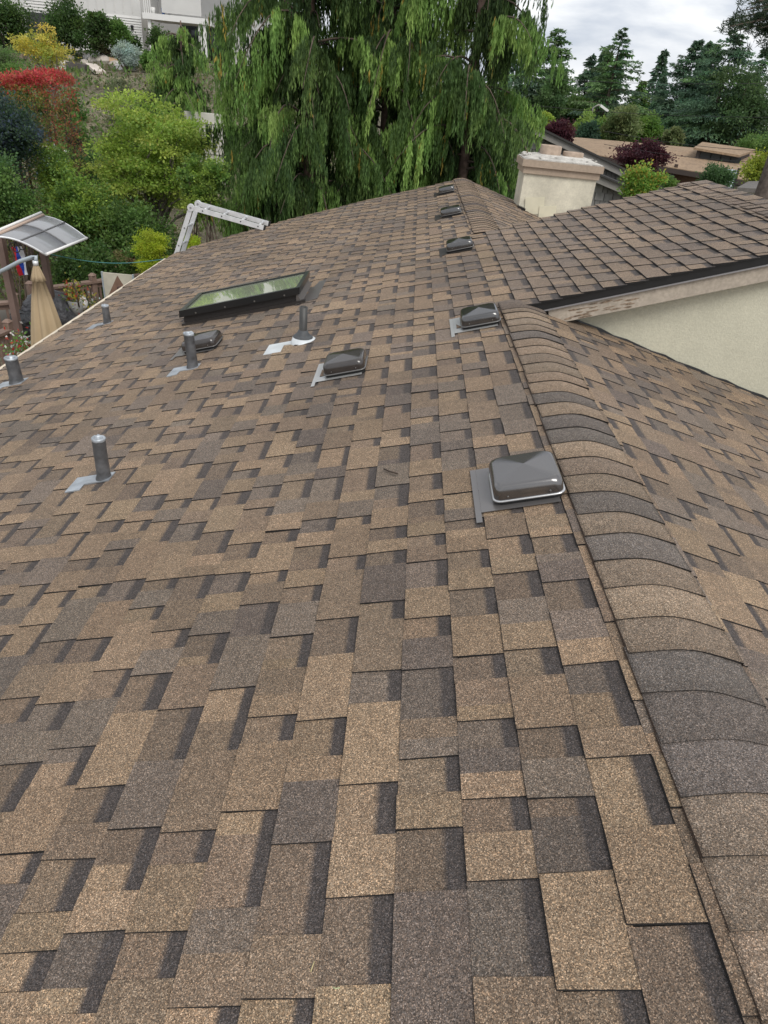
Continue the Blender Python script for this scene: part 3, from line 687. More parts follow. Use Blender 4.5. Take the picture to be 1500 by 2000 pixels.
# ------------------------------------------------------------------ garden on the left
G1 = [(.26, .38, .06), (.33, .46, .075), (.40, .51, .10), (.2, .32, .06), (.44, .52, .11)]
G2 = [(.12, .22, .055), (.15, .27, .06), (.19, .32, .08), (.09, .17, .045)]
GD = [(.055, .105, .03), (.075, .14, .04), (.11, .19, .045), (.04, .08, .026)]
GY_ = [(.62, .50, .07), (.68, .54, .12), (.52, .48, .08), (.44, .45, .08)]
GLIME = [(.42, .50, .04), (.50, .55, .06), (.33, .45, .04)]
PURP = [(.085, .028, .04), (.11, .034, .045), (.065, .024, .035), (.14, .05, .055)]
GREYG = [(.16, .19, .10), (.2, .23, .13), (.14, .17, .09)]
SILV = [(.42, .50, .46), (.36, .44, .40), (.5, .57, .53)]
BLUEG = [(.05, .085, .06), (.11, .14, .22), (.05, .10, .045), (.07, .10, .10), (.045, .09, .04), (.06, .11, .05)]
def px_leafy(name, label, cat, x0, x1, ytop, ybase, Y, n, leaf, pal, seed, depth=.9, **k):
    """crown spans photo columns x0..x1 at distance Y; foot stands on the ground"""
    a = at(x0, (ytop + ybase) / 2, Y); b = at(x1, (ytop + ybase) / 2, Y); t = at((x0 + x1) / 2, ytop, Y); f = at((x0 + x1) / 2, ybase, Y)
    cx = (a[0] + b[0]) / 2; w = (b[0] - a[0]) / 2; gz = min(tz(cx, Y), f[2]) if not k.pop('hang', False) else f[2]
    h = t[2] - gz; lo = max(0.02, (f[2] - gz) / h) if 'lo' not in k else k.pop('lo')
    return leafy(name, label, cat, (cx, Y, gz), (w, w * depth, 0), h, n, leaf, pal, seed, lo=lo, **k)
px_leafy('maple_tree', 'light green fine leaved tree in the middle of the garden slope', 'tree', 165, 420, 172, 440, 17.5, 12500, .105, G1, 21, clumps=130, stems=26, trunk_r=.06, cl=.13, flat=.45, droop=.35, trunk=1.2, bark=M_GREYBARK)
px_leafy('leafy_tree', 'small dark stemmed tree right of the folded ladder', 'tree', 345, 445, 290, 425, 15.8, 5200, .085, G1[:4] + G2, 22, clumps=50, stems=14, trunk_r=.05, cl=.17, flat=.7, bark=M_BARK)
px_leafy('leafy_shrub', 'mid green loose shrub left of the light green tree', 'shrub', 95, 215, 330, 500, 15.5, 7000, .09, G2 + G1[:2], 23, clumps=70, stems=10, trunk_r=.03, cl=.2, group='shrubs behind the deck')
px_leafy('leafy_shrub', 'dark large leaved hedge shrub behind the deck railing', 'shrub', 100, 265, 468, 590, 14.6, 5200, .11, GD + G2[:1], 24, clumps=60, stems=8, trunk_r=.03, cl=.2, group='shrubs behind the deck')
px_leafy('leafy_shrub', 'dark shrub right of the yellow green dwarf conifers, under the trees', 'shrub', 195, 345, 400, 520, 15.6, 6500, .10, GD + G2, 36, clumps=70, stems=8, trunk_r=.03, cl=.2, group='shrubs behind the deck')
px_leafy('leafy_shrub', 'low shrub with reddish new shoots beside the yellow green dwarf conifer', 'shrub', 228, 285, 480, 545, 14.0, 1800, .07, G2 + [(.22, .14, .08)], 25, clumps=26, stems=6, trunk_r=.02, group='shrubs behind the deck')
# red-tipped hedge: a clipped block with scarlet new growth on top
def hedge():
    rg = np.random.default_rng(31); a = at(-60, 160, 16.5); b = at(100, 165, 16.5); zt = at(60, 158, 16.5)[2]; zb = tz(-9, 16.5); n = 30000
    base = ((a[0] + b[0]) / 2, 17.0, zb); root = tree_root('clipped_hedge', 'tall clipped hedge with scarlet new leaves along its top', 'hedge', base)
    w, d, h = (b[0] - a[0]) / 2, .7, zt - zb
    P = rg.uniform(-1, 1, (n, 3)) * np.array([w, d, h / 2]) + np.array([0, 0, h / 2]); ax = rg.integers(0, 4, n)
    P[ax == 0, 0] = w * np.sign(P[ax == 0, 0]); P[ax == 1, 1] = -d; P[ax == 2, 2] = h; P += rg.normal(0, .045, (n, 3))
    P[:, 2] += .10 * np.sin(P[:, 0] * 3) + .06 * np.sin(P[:, 1] * 5)
    z = P[:, 2] / h + .02 * rg.standard_normal(n)
    C = pick(rg, [(.17, .2, .06), (.23, .22, .08), (.26, .2, .085), (.14, .19, .05), (.3, .17, .085)], n, .2)
    t = z > .9; C[t] = pick(rg, [(.34, .27, .07), (.38, .19, .08), (.24, .24, .07)], int(t.sum())); t = z > .965; C[t] = pick(rg, [(.52, .075, .075), (.60, .07, .085), (.42, .08, .07), (.48, .17, .09)], int(t.sum()))
    e = (P[:, 0] > w * .9) & (z > .72) & (rg.random(n) < .5); C[e] = pick(rg, [(.40, .10, .075), (.36, .14, .08), (.3, .17, .08)], int(e.sum()))
    D = unit(rg.standard_normal((n, 3)) + np.array([0, 0, .6])); W = unit(np.cross(D, rg.standard_normal((n, 3)))); ls = rg.uniform(.035, .075, n)
    quads_mesh('foliage', leaf_quads(P, D, W, ls, ls * .55), C, M_LEAF, root)
    m = MB(); rr = random.Random(4)
    for i in range(14): x = rr.uniform(-w, w) * .9; y = rr.uniform(-.6, .6); m.tube([(x, y, -.2), (x + .1, y, h * .5), (x + rr.uniform(-.2, .2), y, h * .93)], [.04, .03, .012], 5, cap=False)
    m.build('stem', M_BARK, root)
hedge()
px_leafy('ceanothus_shrub', 'blue flowering dark shrub in front of the scarlet topped hedge', 'shrub', -70, 85, 182, 345, 15.3, 9000, .075, BLUEG, 32, clumps=60, stems=8, trunk_r=.04, cl=.2)
px_leafy('leafy_shrub', 'bright green feathery shrub at the left edge below the blue shrub', 'shrub', -70, 65, 305, 470, 13.8, 7000, .085, G2 + [(.09, .17, .06), (.10, .18, .08)], 33, clumps=55, stems=9, trunk_r=.03, group='shrubs behind the deck')
px_leafy('leafy_shrub', 'yellow green shrub with white blossoms at the foot of the hedge', 'shrub', 62, 150, 268, 400, 16.0, 4200, .075, G1[:3] + G2 + [(.13, .2, .05)], 34, clumps=44, stems=8, trunk_r=.03, tip=(1.12, [(.7, .72, .66)]), group='shrubs behind the deck')
px_leafy('ground_cover_shrub', 'deep green low mound on the bank right of the hedge', 'shrub', 118, 205, 258, 330, 20.0, 4200, .08, [(.05, .12, .03), (.06, .14, .035), (.08, .16, .04)], 35, clumps=40, stems=5, trunk_r=.02, lo=.02)
for i, (x0, x1, yt, yb, lab) in enumerate(((264, 326, 450, 505, 'bright yellow green dwarf conifer, rounded, left of the ladder'), (262, 340, 492, 548, 'lower bright yellow green dwarf conifer at the roof edge'), (356, 392, 458, 490, 'small yellow green dwarf conifer seen under the ladder'))):
    px_leafy('dwarf_conifer', lab, 'shrub', x0, x1, yt, yb, 13.2, 5200 if i < 2 else 2200, .042, GLIME, 40 + i, clumps=36, stems=5, trunk_r=.03, cl=.2, hang=False, group='dwarf conifers by the ladder')
# hillside
px_leafy('yellow_tree', 'small yellow leaved tree on the rocky bank', 'tree', 38, 142, 52, 138, 29.0, 1900, .12, GY_ + [(.3, .38, .08)], 51, clumps=34, stems=14, trunk_r=.045, cl=.2, flat=.5, trunk=.9, bark=M_GREYBARK)
for i, (x0, x1, yt, yb, Y, pal, lab, n) in enumerate((
        (-40, 62, -12, 76, 40, GD, 'dark broad shrub at the left end of the uphill house', 4200),
        (84, 176, -8, 92, 40, GD, 'largest dark evergreen shrub against the uphill house wall', 5200),
        (172, 214, 18, 102, 39.5, GD + [(.07, .05, .03)], 'reddish brown tinged evergreen shrub beside the uphill house', 3000),
        (205, 252, 26, 96, 40, G2, 'lighter green shrub at the siding of the uphill house', 3000),
        (242, 276, 72, 104, 41, GD, 'small dark shrub behind the silver bush', 1200),
        (276, 300, 98, 122, 38, G2, 'little round green bush right of the silver bush', 900),
        (288, 330, 42, 130, 41, GD, 'dark climbing shrub at the corner under the balcony', 2000))):
    px_leafy('evergreen_shrub', lab, 'shrub', x0, x1, yt, yb, Y, n, .17, pal, 60 + i, lo=.02, clumps=36, stems=5, trunk_r=.05, cl=.24, group='shrubs along the uphill house')
px_leafy('silver_bush', 'pale silver leaved round bush on the bank', 'shrub', 222, 276, 82, 118, 38.0, 3200, .11, SILV, 70, clumps=30, stems=5, trunk_r=.03, lo=.02)
for i, (x0, x1, yt, yb, Y, pal, lab) in enumerate((
        (-20, 70, 100, 150, 27, G2, 'soft green mound on the bank behind the scarlet hedge'),
        (55, 90, 125, 158, 26.5, G2, 'small green mound below the yellow tree'),
        (105, 168, 148, 200, 25, [(.07, .15, .03), (.085, .18, .035)], 'bright green mound between hedge and light green tree'),
        (112, 170, 186, 215, 24, G2, 'low green tuft under the bright green mound'),
        (195, 275, 138, 190, 27, GREYG, 'grey green mound below the rubble'),
        (262, 330, 130, 190, 28, GREYG + G1[:2], 'olive mound right of the grey green mound'),
        (122, 160, 222, 262, 22, [(.10, .09, .075), (.075, .07, .055), (.13, .12, .09)], 'dry grey brown bush beside the red hedge end'),
        (-30, 40, 75, 110, 33, G2 + GREYG, 'weedy tuft on the upper bank at the left edge'),
        (300, 360, 180, 235, 24, G1, 'yellow green shrub top behind the light green tree'),
        (175, 245, 300, 360, 19.5, G1[:3] + G2, 'green shrub low on the bank under the light green tree'))):
    px_leafy('bank_shrub', lab, 'shrub', x0, x1, yt, yb, Y, 2400, .11, pal, 80 + i, clumps=30, stems=5, trunk_r=.02, lo=.02, group='low shrubs on the bank')
# rubble on the bank
M_ROCK = material('pale_rock', attr=True, rough=.9, noise=[(3, .8, 1.15, 5)], bump=(6, .6, .03))
rr = random.Random(17)
def rock(x, y, s, col, lab, i):
    m = MB(); R = []
    for k, z in enumerate((-.3, .15, .42, .55)):
        w = (1, 1.05, .75, .25)[k]; R.append([(s * w * rr.uniform(.75, 1.15) * cos(2 * pi * j / 8), s * w * rr.uniform(.6, 1.0) * sin(2 * pi * j / 8), s * (z + rr.uniform(-.08, .08))) for j in range(8)])
    m.rings(R, True, True, col=col, smooth=False); o = m.build('rock', M_ROCK, loc=(x, y, tz(x, y) + s * .1)); tag(o, lab, 'rock', 'broken rocks on the bank'); return o
rk = [(172, 106, .42, 1), (178, 118, .3, 1), (188, 110, .34, 1), (196, 116, .36, 1), (205, 126, .4, 0), (186, 126, .3, 0), (200, 112, .22, 2), (212, 113, .26, 2), (223, 116, .24, 0), (218, 126, .3, 2), (168, 128, .22, 0), (176, 133, .2, 0), (160, 112, .26, 0), (140, 106, .3, 0), (150, 104, .24, 0), (228, 132, .28, 0), (240, 134, .3, 1), (252, 136, .24, 0), (136, 116, .2, 0), (128, 130, .26, 0), (120, 138, .22, 0)]
def onbank(px, py):
    for Y in np.arange(18, 46, .25):
        p = at(px, py, Y)
        if p[2] < tz(p[0], p[1]): return p[0], p[1]
    return at(px, py, 38)[0], 38
for i, (px, py, s, t) in enumerate(rk):
    x, y = onbank(px, py); c = ((.42, .38, .33), (.66, .64, .62), (.42, .29, .18))[t]
    od = ('leftmost', 'second', 'third', 'fourth', 'fifth', 'sixth', 'seventh', 'eighth', 'ninth', 'tenth', 'eleventh', 'twelfth', 'thirteenth')[sorted(r_[0] for r_ in rk if r_[3] == t).index(px)]
    rock(x, y, s * 1.3, c, ('grey broken rock', 'white broken slab', 'tan broken rock')[t] + ' in the rubble on the bank, ' + od + (' of its colour' if od == 'leftmost' else ' of its colour from the left'), i)
def plank(p, q, w, t, col, name, lab):
    a = Vector((*onbank(*p), 0)); b = Vector((*onbank(*q), 0)); a.z = tz(a.x, a.y) + .12; b.z = tz(b.x, b.y) + .12; d = b - a
    m = MB(); m.box((0, 0, 0), (d.length, w, t), None, col); o = m.build(name, M_ROCK, loc=(a + b) / 2); o.rotation_euler = d.to_track_quat('X', 'Z').to_euler(); tag(o, lab, 'plank')
plank((233, 118), (277, 126), .35, .14, (.6, .6, .58), 'plank', 'long white plank lying below the silver bush')
plank((178, 134), (197, 148), .5, .12, (.6, .53, .47), 'plank', 'tan and white board sticking down the bank')
plank((243, 127), (262, 134), .4, .2, (.10, .09, .085), 'plank', 'dark timber under the white plank')
plank((128, 95), (166, 99), .5, .3, (.09, .08, .075), 'timber', 'dark timber edging the terrace behind the yellow tree')
plank((-20, 74), (44, 80), .5, .2, (.22, .17, .13), 'timber', 'brown timber edging the terrace at the left edge')

# ------------------------------------------------------------------ uphill house
M_SIDE = material('white_siding', (.62, .61, .59), .75, noise=[(1.5, .95, 1.04, 3)])
M_WHITE = material('white_paint', (.75, .74, .72), .6)
M_DARKGL = bpy.data.materials.new('dark_window_glass'); M_DARKGL.use_nodes = True; q = M_DARKGL.node_tree.nodes['Principled BSDF']; q.inputs['Base Color'].default_value = (.02, .023, .026, 1); q.inputs['Roughness'].default_value = .05
YH = 45.0
P0 = at(-160, 60, YH); P1 = at(278, 60, YH); P2 = at(470, 60, YH); hz = 1.0
uh = tree_root('uphill_house', 'white sided two storey house with a balcony at the top of the slope', 'house', ((P0[0] + P2[0]) / 2, YH, hz))
def up_(o): return rel(o, uh)
m = MB(); zt = 7.5
m.box(((P0[0] + P1[0]) / 2, YH + 4, (hz + zt) / 2), (P1[0] - P0[0], 8, zt - hz)); m.box(((P1[0] + P2[0]) / 2, YH + 6, (hz + zt) / 2), (P2[0] - P1[0] - .01, 6, zt - hz)); up_(m.build('wall', M_SIDE))
zl = at(250, 30, YH)[2]
for i in range(int((zl - hz) / .115)):           # lap boards of the lower storey
    xa = at(205, 60, YH)[0]; z = hz + .115 * i
    m = MB(); m.hexa([(xa, YH - .045, z), (P1[0], YH - .045, z), (P1[0], YH - .001, z), (xa, YH - .001, z)], [(xa, YH - .006, z + .113), (P1[0], YH - .006, z + .113), (P1[0], YH - .001, z + .113), (xa, YH - .001, z + .113)]); up_(m.build('siding_board', M_SIDE))
xa, xb = at(48, 10, YH)[0], at(116, 10, YH)[0]; z0 = at(80, 20, YH)[2]
for i in range(14):
    z = z0 + .13 * i; m = MB(); m.hexa([(xa, YH - .045, z), (xb, YH - .045, z), (xb, YH - .001, z), (xa, YH - .001, z)], [(xa, YH - .006, z + .128), (xb, YH - .006, z + .128), (xb, YH - .001, z + .128), (xa, YH - .001, z + .128)]); up_(m.build('siding_board', M_SIDE))
m = MB(); m.box(((xa + xb) / 2 - .2, YH - .02, (hz + z0) / 2 - .05), (xb - xa - .3, .05, z0 - hz - .15)); up_(m.build('garage_opening', material('dark_doorway', (.035, .035, .038), .6)))
m = MB(); m.box((xb + .12, YH - .03, z0 + 1.6), (.22, .05, 3.2)); up_(m.build('downpipe', material('grey_trim', (.3, .3, .29), .6)))
for i in range(9):                                # vertical battens above
    x = at(122 + 17 * i, 20, YH)[0]; m = MB(); m.box((x, YH - .012, zl + 2.6), (.04, .02, 5.0)); up_(m.build('batten', M_SIDE))
bz0, bz1 = at(280, 36, YH - 1)[2], at(280, 24, YH - 1)[2]; bx0, bx1 = at(278, 30, YH - 1)[0], at(402, 30, YH - 1)[0]
bal = rel(empty('balcony', ((bx0 + bx1) / 2, YH - .5, bz0)), uh)
def bp2(o): o.location = Vector(o.location) - Vector(((bx0 + bx1) / 2, YH - .5, bz0)); o.parent = bal; return o
m = MB(); m.box(((bx0 + bx1) / 2, YH + .4, (bz0 + bz1) / 2), (bx1 - bx0, 2.8, bz1 - bz0)); bp2(m.build('balcony_floor', M_WHITE))
for i in range(11):
    if 3 < i < 11: continue
    x = bx0 + .12 + (bx1 - bx0 - .2) * i / 30; m = MB(); m.box((x, YH - .96, bz1 + .55), (.045, .045, 1.1)); bp2(m.build('baluster', M_WHITE))
m = MB(); m.box(((bx0 + bx1) / 2 + .4, YH - .95, bz1 + .6), (bx1 - bx0 - 1.3, .03, 1.05)); bp2(m.build('balustrade_panel', M_SIDE))
m = MB(); m.box(((bx0 + bx1) / 2, YH - .95, bz1 + 1.15), (bx1 - bx0, .1, .08)); bp2(m.build('handrail', M_WHITE))
for x in (bx0 + .3, bx0 + 3.0, bx1 - .15):
    m = MB(); m.box((x, YH - .8, (hz + bz0) / 2), (.16, .16, bz0 - hz - .01)); up_(m.build('post', M_WHITE))
m = MB(); m.box(((bx0 + bx1) / 2 + .5, YH + 2.97, hz + 1.15), (2.6, .05, 2.1)); up_(m.build('window', M_DARKGL))
m = MB(); m.hexa([(P0[0] - .6, YH - .7, zt), (P2[0] + .6, YH - .7, zt), (P2[0] + .6, YH + 9, zt), (P0[0] - .6, YH + 9, zt)], [(P0[0] - .6, YH + 3.8, zt + 1.6), (P2[0] + .6, YH + 3.8, zt + 1.6), (P2[0] + .6, YH + 4.4, zt + 1.6), (P0[0] - .6, YH + 4.4, zt + 1.6)]); up_(m.build('roof', material('grey_roof', (.12, .115, .11), .9)))
m = MB(); lx = at(259, 54, YH)[0]; m.box((lx, YH - .06, at(259, 54, YH)[2]), (.14, .1, .22)); up_(m.build('wall_lamp', M_BLACK))
pt = at(292, 5, YH - .9)
for i, (x, c, w) in enumerate(((294, (.7, .7, .68), .3), (314, (.08, .16, .38), .25), (325, (.7, .7, .7), .25))):
    p = at(x, 19, YH - 1.0); m = MB(); m.rings([ring_pts(p[0], YH - .6, w * .3, w * .3, bz1 + .002, 10, 2), ring_pts(p[0], YH - .6, w * .42, w * .42, bz1 + .28, 10, 2), ring_pts(p[0], YH - .6, w * .3, w * .3, bz1 + .28, 10, 2), ring_pts(p[0], YH - .6, w * .25, w * .25, bz1 + .1, 10, 2)], True, True)
    o = m.build('pot', material('pot_%d' % i, c, .5), origin=(p[0], YH - .6, bz1)); tag(o, ('white pot at the left end of the uphill balcony', 'blue pot between two white pots on the uphill balcony', 'white pot right of the blue pot on the uphill balcony')[i], 'pot')
# light wall glimpsed between tree and conifer
wl = at(405, 300, 26); m = MB(); m.box((wl[0] - .1, 26.2, wl[2] - .4), (1.3, .2, 3.2)); M_PALEW = material('pale_wall', (.6, .58, .52), .9, noise=[(2, .9, 1.05, 4)])
for k in range(7): m.box((wl[0] - .1, 26.085, wl[2] - 1.8 + .45 * k), (1.28, .02, .015))
o = m.build('garden_wall', M_PALEW, origin=(wl[0] - .1, 26.2, wl[2] - 2)); tag(o, 'pale wall glimpsed between the light green tree and the weeping conifer', 'wall')

# ------------------------------------------------------------------ deck by the eave
ZD = -3.4
M_DECKW = material('brown_deck_paint', (.20, .135, .105), .75, noise=[(5, .75, 1.2, 4)])
M_POST = material('brown_post_paint', (.17, .115, .095), .75, noise=[(5, .8, 1.15, 4)])
dk = tree_root('deck', 'raised timber deck beside the house, mostly hidden by the eave', 'deck', (-6.0, 9.5, ZD - .6))
for i in range(22):
    m = MB(); x = -7.35 + .15 * i; m.box((x, 9.6, ZD - .02), (.142, 8.2, .04)); rel(m.build('plank', M_DECKW), dk)
for x in (-7.2, -4.4):
    for y in (5.9, 9.6, 13.2): m = MB(); m.box((x, y, ZD - .36), (.12, .12, .62)); rel(m.build('leg', M_DECKW), dk)
def railing(label, a, b, zt=-2.4, posts=3, gap=.115):
    a = Vector((a[0], a[1], 0)); b = Vector((b[0], b[1], 0)); d = b - a; Ln = d.length; rot = Matrix.Rotation(math.atan2(d.y, d.x), 3, 'Z')
    r = tree_root('deck_railing', label, 'railing', ((a.x + b.x) / 2, (a.y + b.y) / 2, ZD), 'brown deck railings'); cy = Vector((r.location.x, r.location.y, 0))
    for zz, hh, ww in ((zt - .02, .04, .14), (zt - .085, .09, .04), (ZD + .12, .09, .04)): m = MB(); m.box((cy.x, cy.y, zz), (Ln, ww, hh), rot); rel(m.build('rail', M_DECKW), r)
    for i in range(posts):
        p = a.lerp(b, i / (posts - 1)); m = MB(); m.box((p.x, p.y, (ZD + zt + .1) / 2), (.10, .10, zt + .1 - ZD), rot)
        q = [(-.06, -.06), (.06, -.06), (.06, .06), (-.06, .06)]; m.hexa([(p.x + u, p.y + v, zt + .1) for u, v in q], [(p.x + u * .45, p.y + v * .45, zt + .135) for u, v in q]); rel(m.build('post', M_DECKW), r)
    k = int(Ln / gap)
    for i in range(1, k):
        p = a.lerp(b, i / k); m = MB(); m.box((p.x, p.y, (ZD + zt) / 2), (.038, .038, zt - ZD - .24), rot); rel(m.build('baluster', M_DECKW), r)
railing('brown deck railing running behind the umbrella and the covered grill', (-7.35, 12.0), (-5.9, 13.85), posts=3)
railing('near brown deck railing at the left edge of the photo', (-6.95, 8.0), (-6.66, 9.9), posts=2)
railing('short brown deck railing left of the umbrella with a grey panel', (-7.7, 10.9), (-7.25, 11.25), posts=2)
m = MB(); pp = at(5, 625, 11.3); m.box((pp[0] - .12, 11.4, -2.85), (.42, .05, .7), Matrix.Rotation(.6, 3, 'Z')); o = m.build('leaning_sheet', material('grey_sheet', (.23, .22, .2), .8), origin=(pp[0] - .12, 11.4, -3.2)); tag(o, 'grey sheet leaning at the left edge beside the railing post', 'sheet')

# small curved canopy on posts
M_POLY = bpy.data.materials.new('clear_ribbed_sheet'); M_POLY.use_nodes = True; n = M_POLY.node_tree.nodes; l = M_POLY.node_tree.links; b = n['Principled BSDF']
b.inputs['Base Color'].default_value = (.45, .46, .48, 1); b.inputs['Roughness'].default_value = .18; tr = n.new('ShaderNodeBsdfTransparent'); tr.inputs[0].default_value = (.62, .64, .66, 1); mxn = n.new('ShaderNodeMixShader'); mxn.inputs[0].default_value = .35
l.new(b.outputs[0], mxn.inputs[1]); l.new(tr.outputs[0], mxn.inputs[2]); l.new(mxn.outputs[0], n['Material Output'].inputs['Surface'])
M_ALU = material('aluminium', (.72, .73, .74), .4, .35, noise=[(10, .85, 1.08, 4)])
A, B, D_, E_ = [Vector(v) for v in (atz(85, 421, -1.0), atz(170, 465, -1.25), atz(90, 497, -1.25), atz(-8, 461, -1.0))]
cn = tree_root('door_canopy', 'small curved clear canopy on brown posts left of the eave', 'canopy', ((A.x + D_.x) / 2, (A.y + D_.y) / 2, ZD))
def cpt(u, v):        # u across (0 back .. 1 front), v along
    p = E_.lerp(A, v).lerp(D_.lerp(B, v), u); p.z = -1.0 + .035 * sin(u * pi) - .25 * u ** 1.35; return p
def cpanel(v0, v1, u0=0, u1=1):
    m = MB(); U = np.linspace(u0, u1, 9); T_ = [cpt(u, v0) for u in U]; S_ = [cpt(u, v1) for u in U]; m.rings([[*T_, *[p - Vector((0, 0, .006)) for p in T_[::-1]]], [*S_, *[p - Vector((0, 0, .006)) for p in S_[::-1]]]], True, True); return rel(m.build('clear_sheet', M_POLY), cn)
M_GREYRIB = material('grey_rib', (.12, .12, .125), .5)
cpanel(.0, .495); cpanel(.505, 1.0)
for v in (0, .5, 1): m = MB(); m.tube([cpt(u, v) - Vector((0, 0, .012 if v != .5 else -.002)) for u in np.linspace(0, 1, 9)], .016 if v != .5 else .013, 6); rel(m.build('rib', M_ALU if v != .5 else M_GREYRIB), cn)
m = MB(); m.tube([cpt(.5, v) + Vector((0, 0, .002)) for v in np.linspace(0, 1, 5)], .013, 6); rel(m.build('rib', M_GREYRIB), cn)
m = MB(); m.tube([D_, B], .02, 6); rel(m.build('front_gutter', M_WHITE), cn)
m = MB(); m.tube([E_ + Vector((0, 0, .01)), A + Vector((0, 0, .01))], .022, 6); rel(m.build('back_bar', material('tan_bar', (.45, .34, .27), .7)), cn)
m = MB(); m.tube([E_ + Vector((-.03, 0, .04)), A + Vector((-.03, 0, .04))], .02, 6); rel(m.build('back_bar', M_WHITE), cn)
for px, Y in ((8, 10.2), (87, 11.0)):
    tp = at(px, 505, Y); m = MB(); m.box((tp[0], Y, (ZD - 1.12) / 2), (.09, .09, -1.12 - ZD)); rel(m.build('post', M_POST), cn)
for s in (.25, .8):       # scrolled brackets under the sheet
    m = MB(); c = cpt(.3, s * .2) - Vector((0, 0, .16)); m.tube([(c.x + .1 * k / 14 * cos(k * .7), c.y, c.z + .1 * k / 14 * sin(k * .7)) for k in range(15)], .008, 5); rel(m.build('scroll_bracket', M_BLACK), cn)

# folded cantilever umbrella
M_CANVAS = material('tan_canvas', (.40, .305, .19), .9, noise=[(2.5, .88, 1.08, 4)], bump=(90, .2, .002))
M_PAINTG = material('grey_painted_pole', (.36, .41, .44), .45, .2)
ut = Vector(at(70, 517, 9.0)); um = tree_root('patio_umbrella', 'closed tan patio umbrella hanging from a curved grey arm', 'umbrella', (ut.x, ut.y, ZD))
m = MB(); n = 48; R = []
for z, r, fold in ((0, .028, .1), (-.05, .045, .25), (-.14, .07, .32), (-.20, .085, .35), (-.205, .068, .3), (-.45, .115, .34), (-.85, .175, .36), (-1.3, .235, .36), (-1.75, .28, .36), (-1.76, .25, .36)):
    R.append([(ut.x + r * (1 + fold * .5 * sin(8 * t + .6 * sin(3 * t) + z)) * cos(t), ut.y + r * (1 + fold * .5 * sin(8 * t + .6 * sin(3 * t) + z)) * sin(t), ut.z + z) for t in np.linspace(0, 2 * pi, n + 1)[:-1]])
m.rings(R, cap1=True); rel(m.build('canopy', M_CANVAS), um)
m = MB(); m.tube([(ut.x, ut.y, ut.z - 1.9), (ut.x, ut.y, ut.z + .02)], .02, 8); rel(m.build('pole', M_PAINTG), um)
q0 = ut + Vector((0, 0, .0)); q = [at(70, 500, 9.0), at(62, 503, 9.0), at(40, 510, 9.02), at(12, 525, 9.05), at(-15, 538, 9.1), at(-60, 566, 9.2)]
m = MB(); m.tube([tuple(q0), tuple(q[0]), *[tuple(p) for p in q[1:]], (q[-1][0] - .5, 9.5, q[-1][2] - .4), (q[-1][0] - .75, 9.5, -2.2), (q[-1][0] - .75, 9.5, ZD)], .027, 10); rel(m.build('arm', M_PAINTG), um)
m = MB(); m.tube([(ut.x, ut.y, ut.z - .01), (ut.x, ut.y, ut.z + .05)], .035, 10); rel(m.build('hub', M_ALU), um)
m = MB(); m.rings([ring_pts(ut.x, ut.y, .21, .21, ut.z - 1.02, 20, 2), ring_pts(ut.x, ut.y, .214, .214, ut.z - 1.06, 20, 2)]); rel(m.build('tie_strap', M_CANVAS), um)

# striped flag hanging from the canopy
fa = Vector(at(22, 483, 10.2)); fl = tree_root('hanging_flag', 'small red, blue and white striped flag hanging under the canopy', 'flag', tuple(fa))
for k, c in enumerate(((.55, .02, .03), (.02, .07, .42), (.72, .74, .78))):
    m = MB(); V = []
    for j in range(7):
        for i in (0, 1):
            u = (k + i) / 3; V.append((fa.x + .155 * u + .035 * j / 6 * (1.2 - .2 * k), fa.y + .03 * sin(u * 6 + j), fa.z - .40 * j / 6 + .035 * u))
    b = [(v[0], v[1] + .004, v[2]) for v in V]
    m.add(V + b, [(2 * j, 2 * j + 1, 2 * j + 3, 2 * j + 2) for j in range(6)] + [(14 + 2 * j, 14 + 2 * j + 2, 14 + 2 * j + 3, 14 + 2 * j + 1) for j in range(6)]); rel(m.build(('red_stripe', 'blue_stripe', 'white_stripe')[k], material('flag_%d' % k, c, .8)), fl)

# covered grill
M_COVER = material('black_grill_cover', (.018, .019, .021), .34, bump=(8, 1.0, .1)); M_COVERG = material('grey_grill_cover', (.075, .075, .082), .36, bump=(7, 1.0, .09))
gp = at(85, 610, 11.0); gr_ = tree_root('covered_grill', 'barbecue grill under a black and grey cover beside the umbrella', 'grill', (gp[0], 11.0, ZD))
rgc = random.Random(9)
def lump(m, cx, cy, z0, secs, n=44):
    R = []; zz = np.array([s_[0] for s_ in secs]); fine = np.linspace(zz[0], zz[-1], 16)
    secs = [(z, float(np.interp(z, zz, [s_[1] for s_ in secs])), float(np.interp(z, zz, [s_[2] for s_ in secs]))) for z in fine]
    for z, rx, ry in secs: R.append([(cx + rx * math.copysign(abs(cos(t)) ** .6, cos(t)) * (1 + .06 * sin(9 * t + z * 5 + 2 * sin(z * 6)) + .04 * sin(17 * t - z * 11)), cy + ry * math.copysign(abs(sin(t)) ** .6, sin(t)) * (1 + .06 * sin(7 * t + z * 6) + .04 * sin(15 * t + z * 9)), z0 + z + .02 * sin(3 * t + z * 4)) for t in np.linspace(0, 2 * pi, n + 1)[:-1]])
    m.rings(R, cap1=True)
m = MB(); lump(m, gp[0] + .05, 11.15, ZD, ((0, .44, .32), (.5, .42, .3), (.88, .43, .31), (1.06, .36, .27), (1.2, .26, .2), (1.24, .1, .08))); rel(m.build('cover', M_COVERG), gr_)
m = MB(); lump(m, gp[0] - .18, 10.85, ZD, ((0, .24, .2), (.5, .25, .22), (.92, .25, .22), (.97, .18, .15))); rel(m.build('side_cover', M_COVER), gr_)
m = MB(); lump(m, gp[0] + .3, 10.8, ZD, ((0, .22, .2), (.45, .2, .18), (.75, .14, .12), (.82, .05, .04))); rel(m.build('side_cover', M_COVER), gr_)

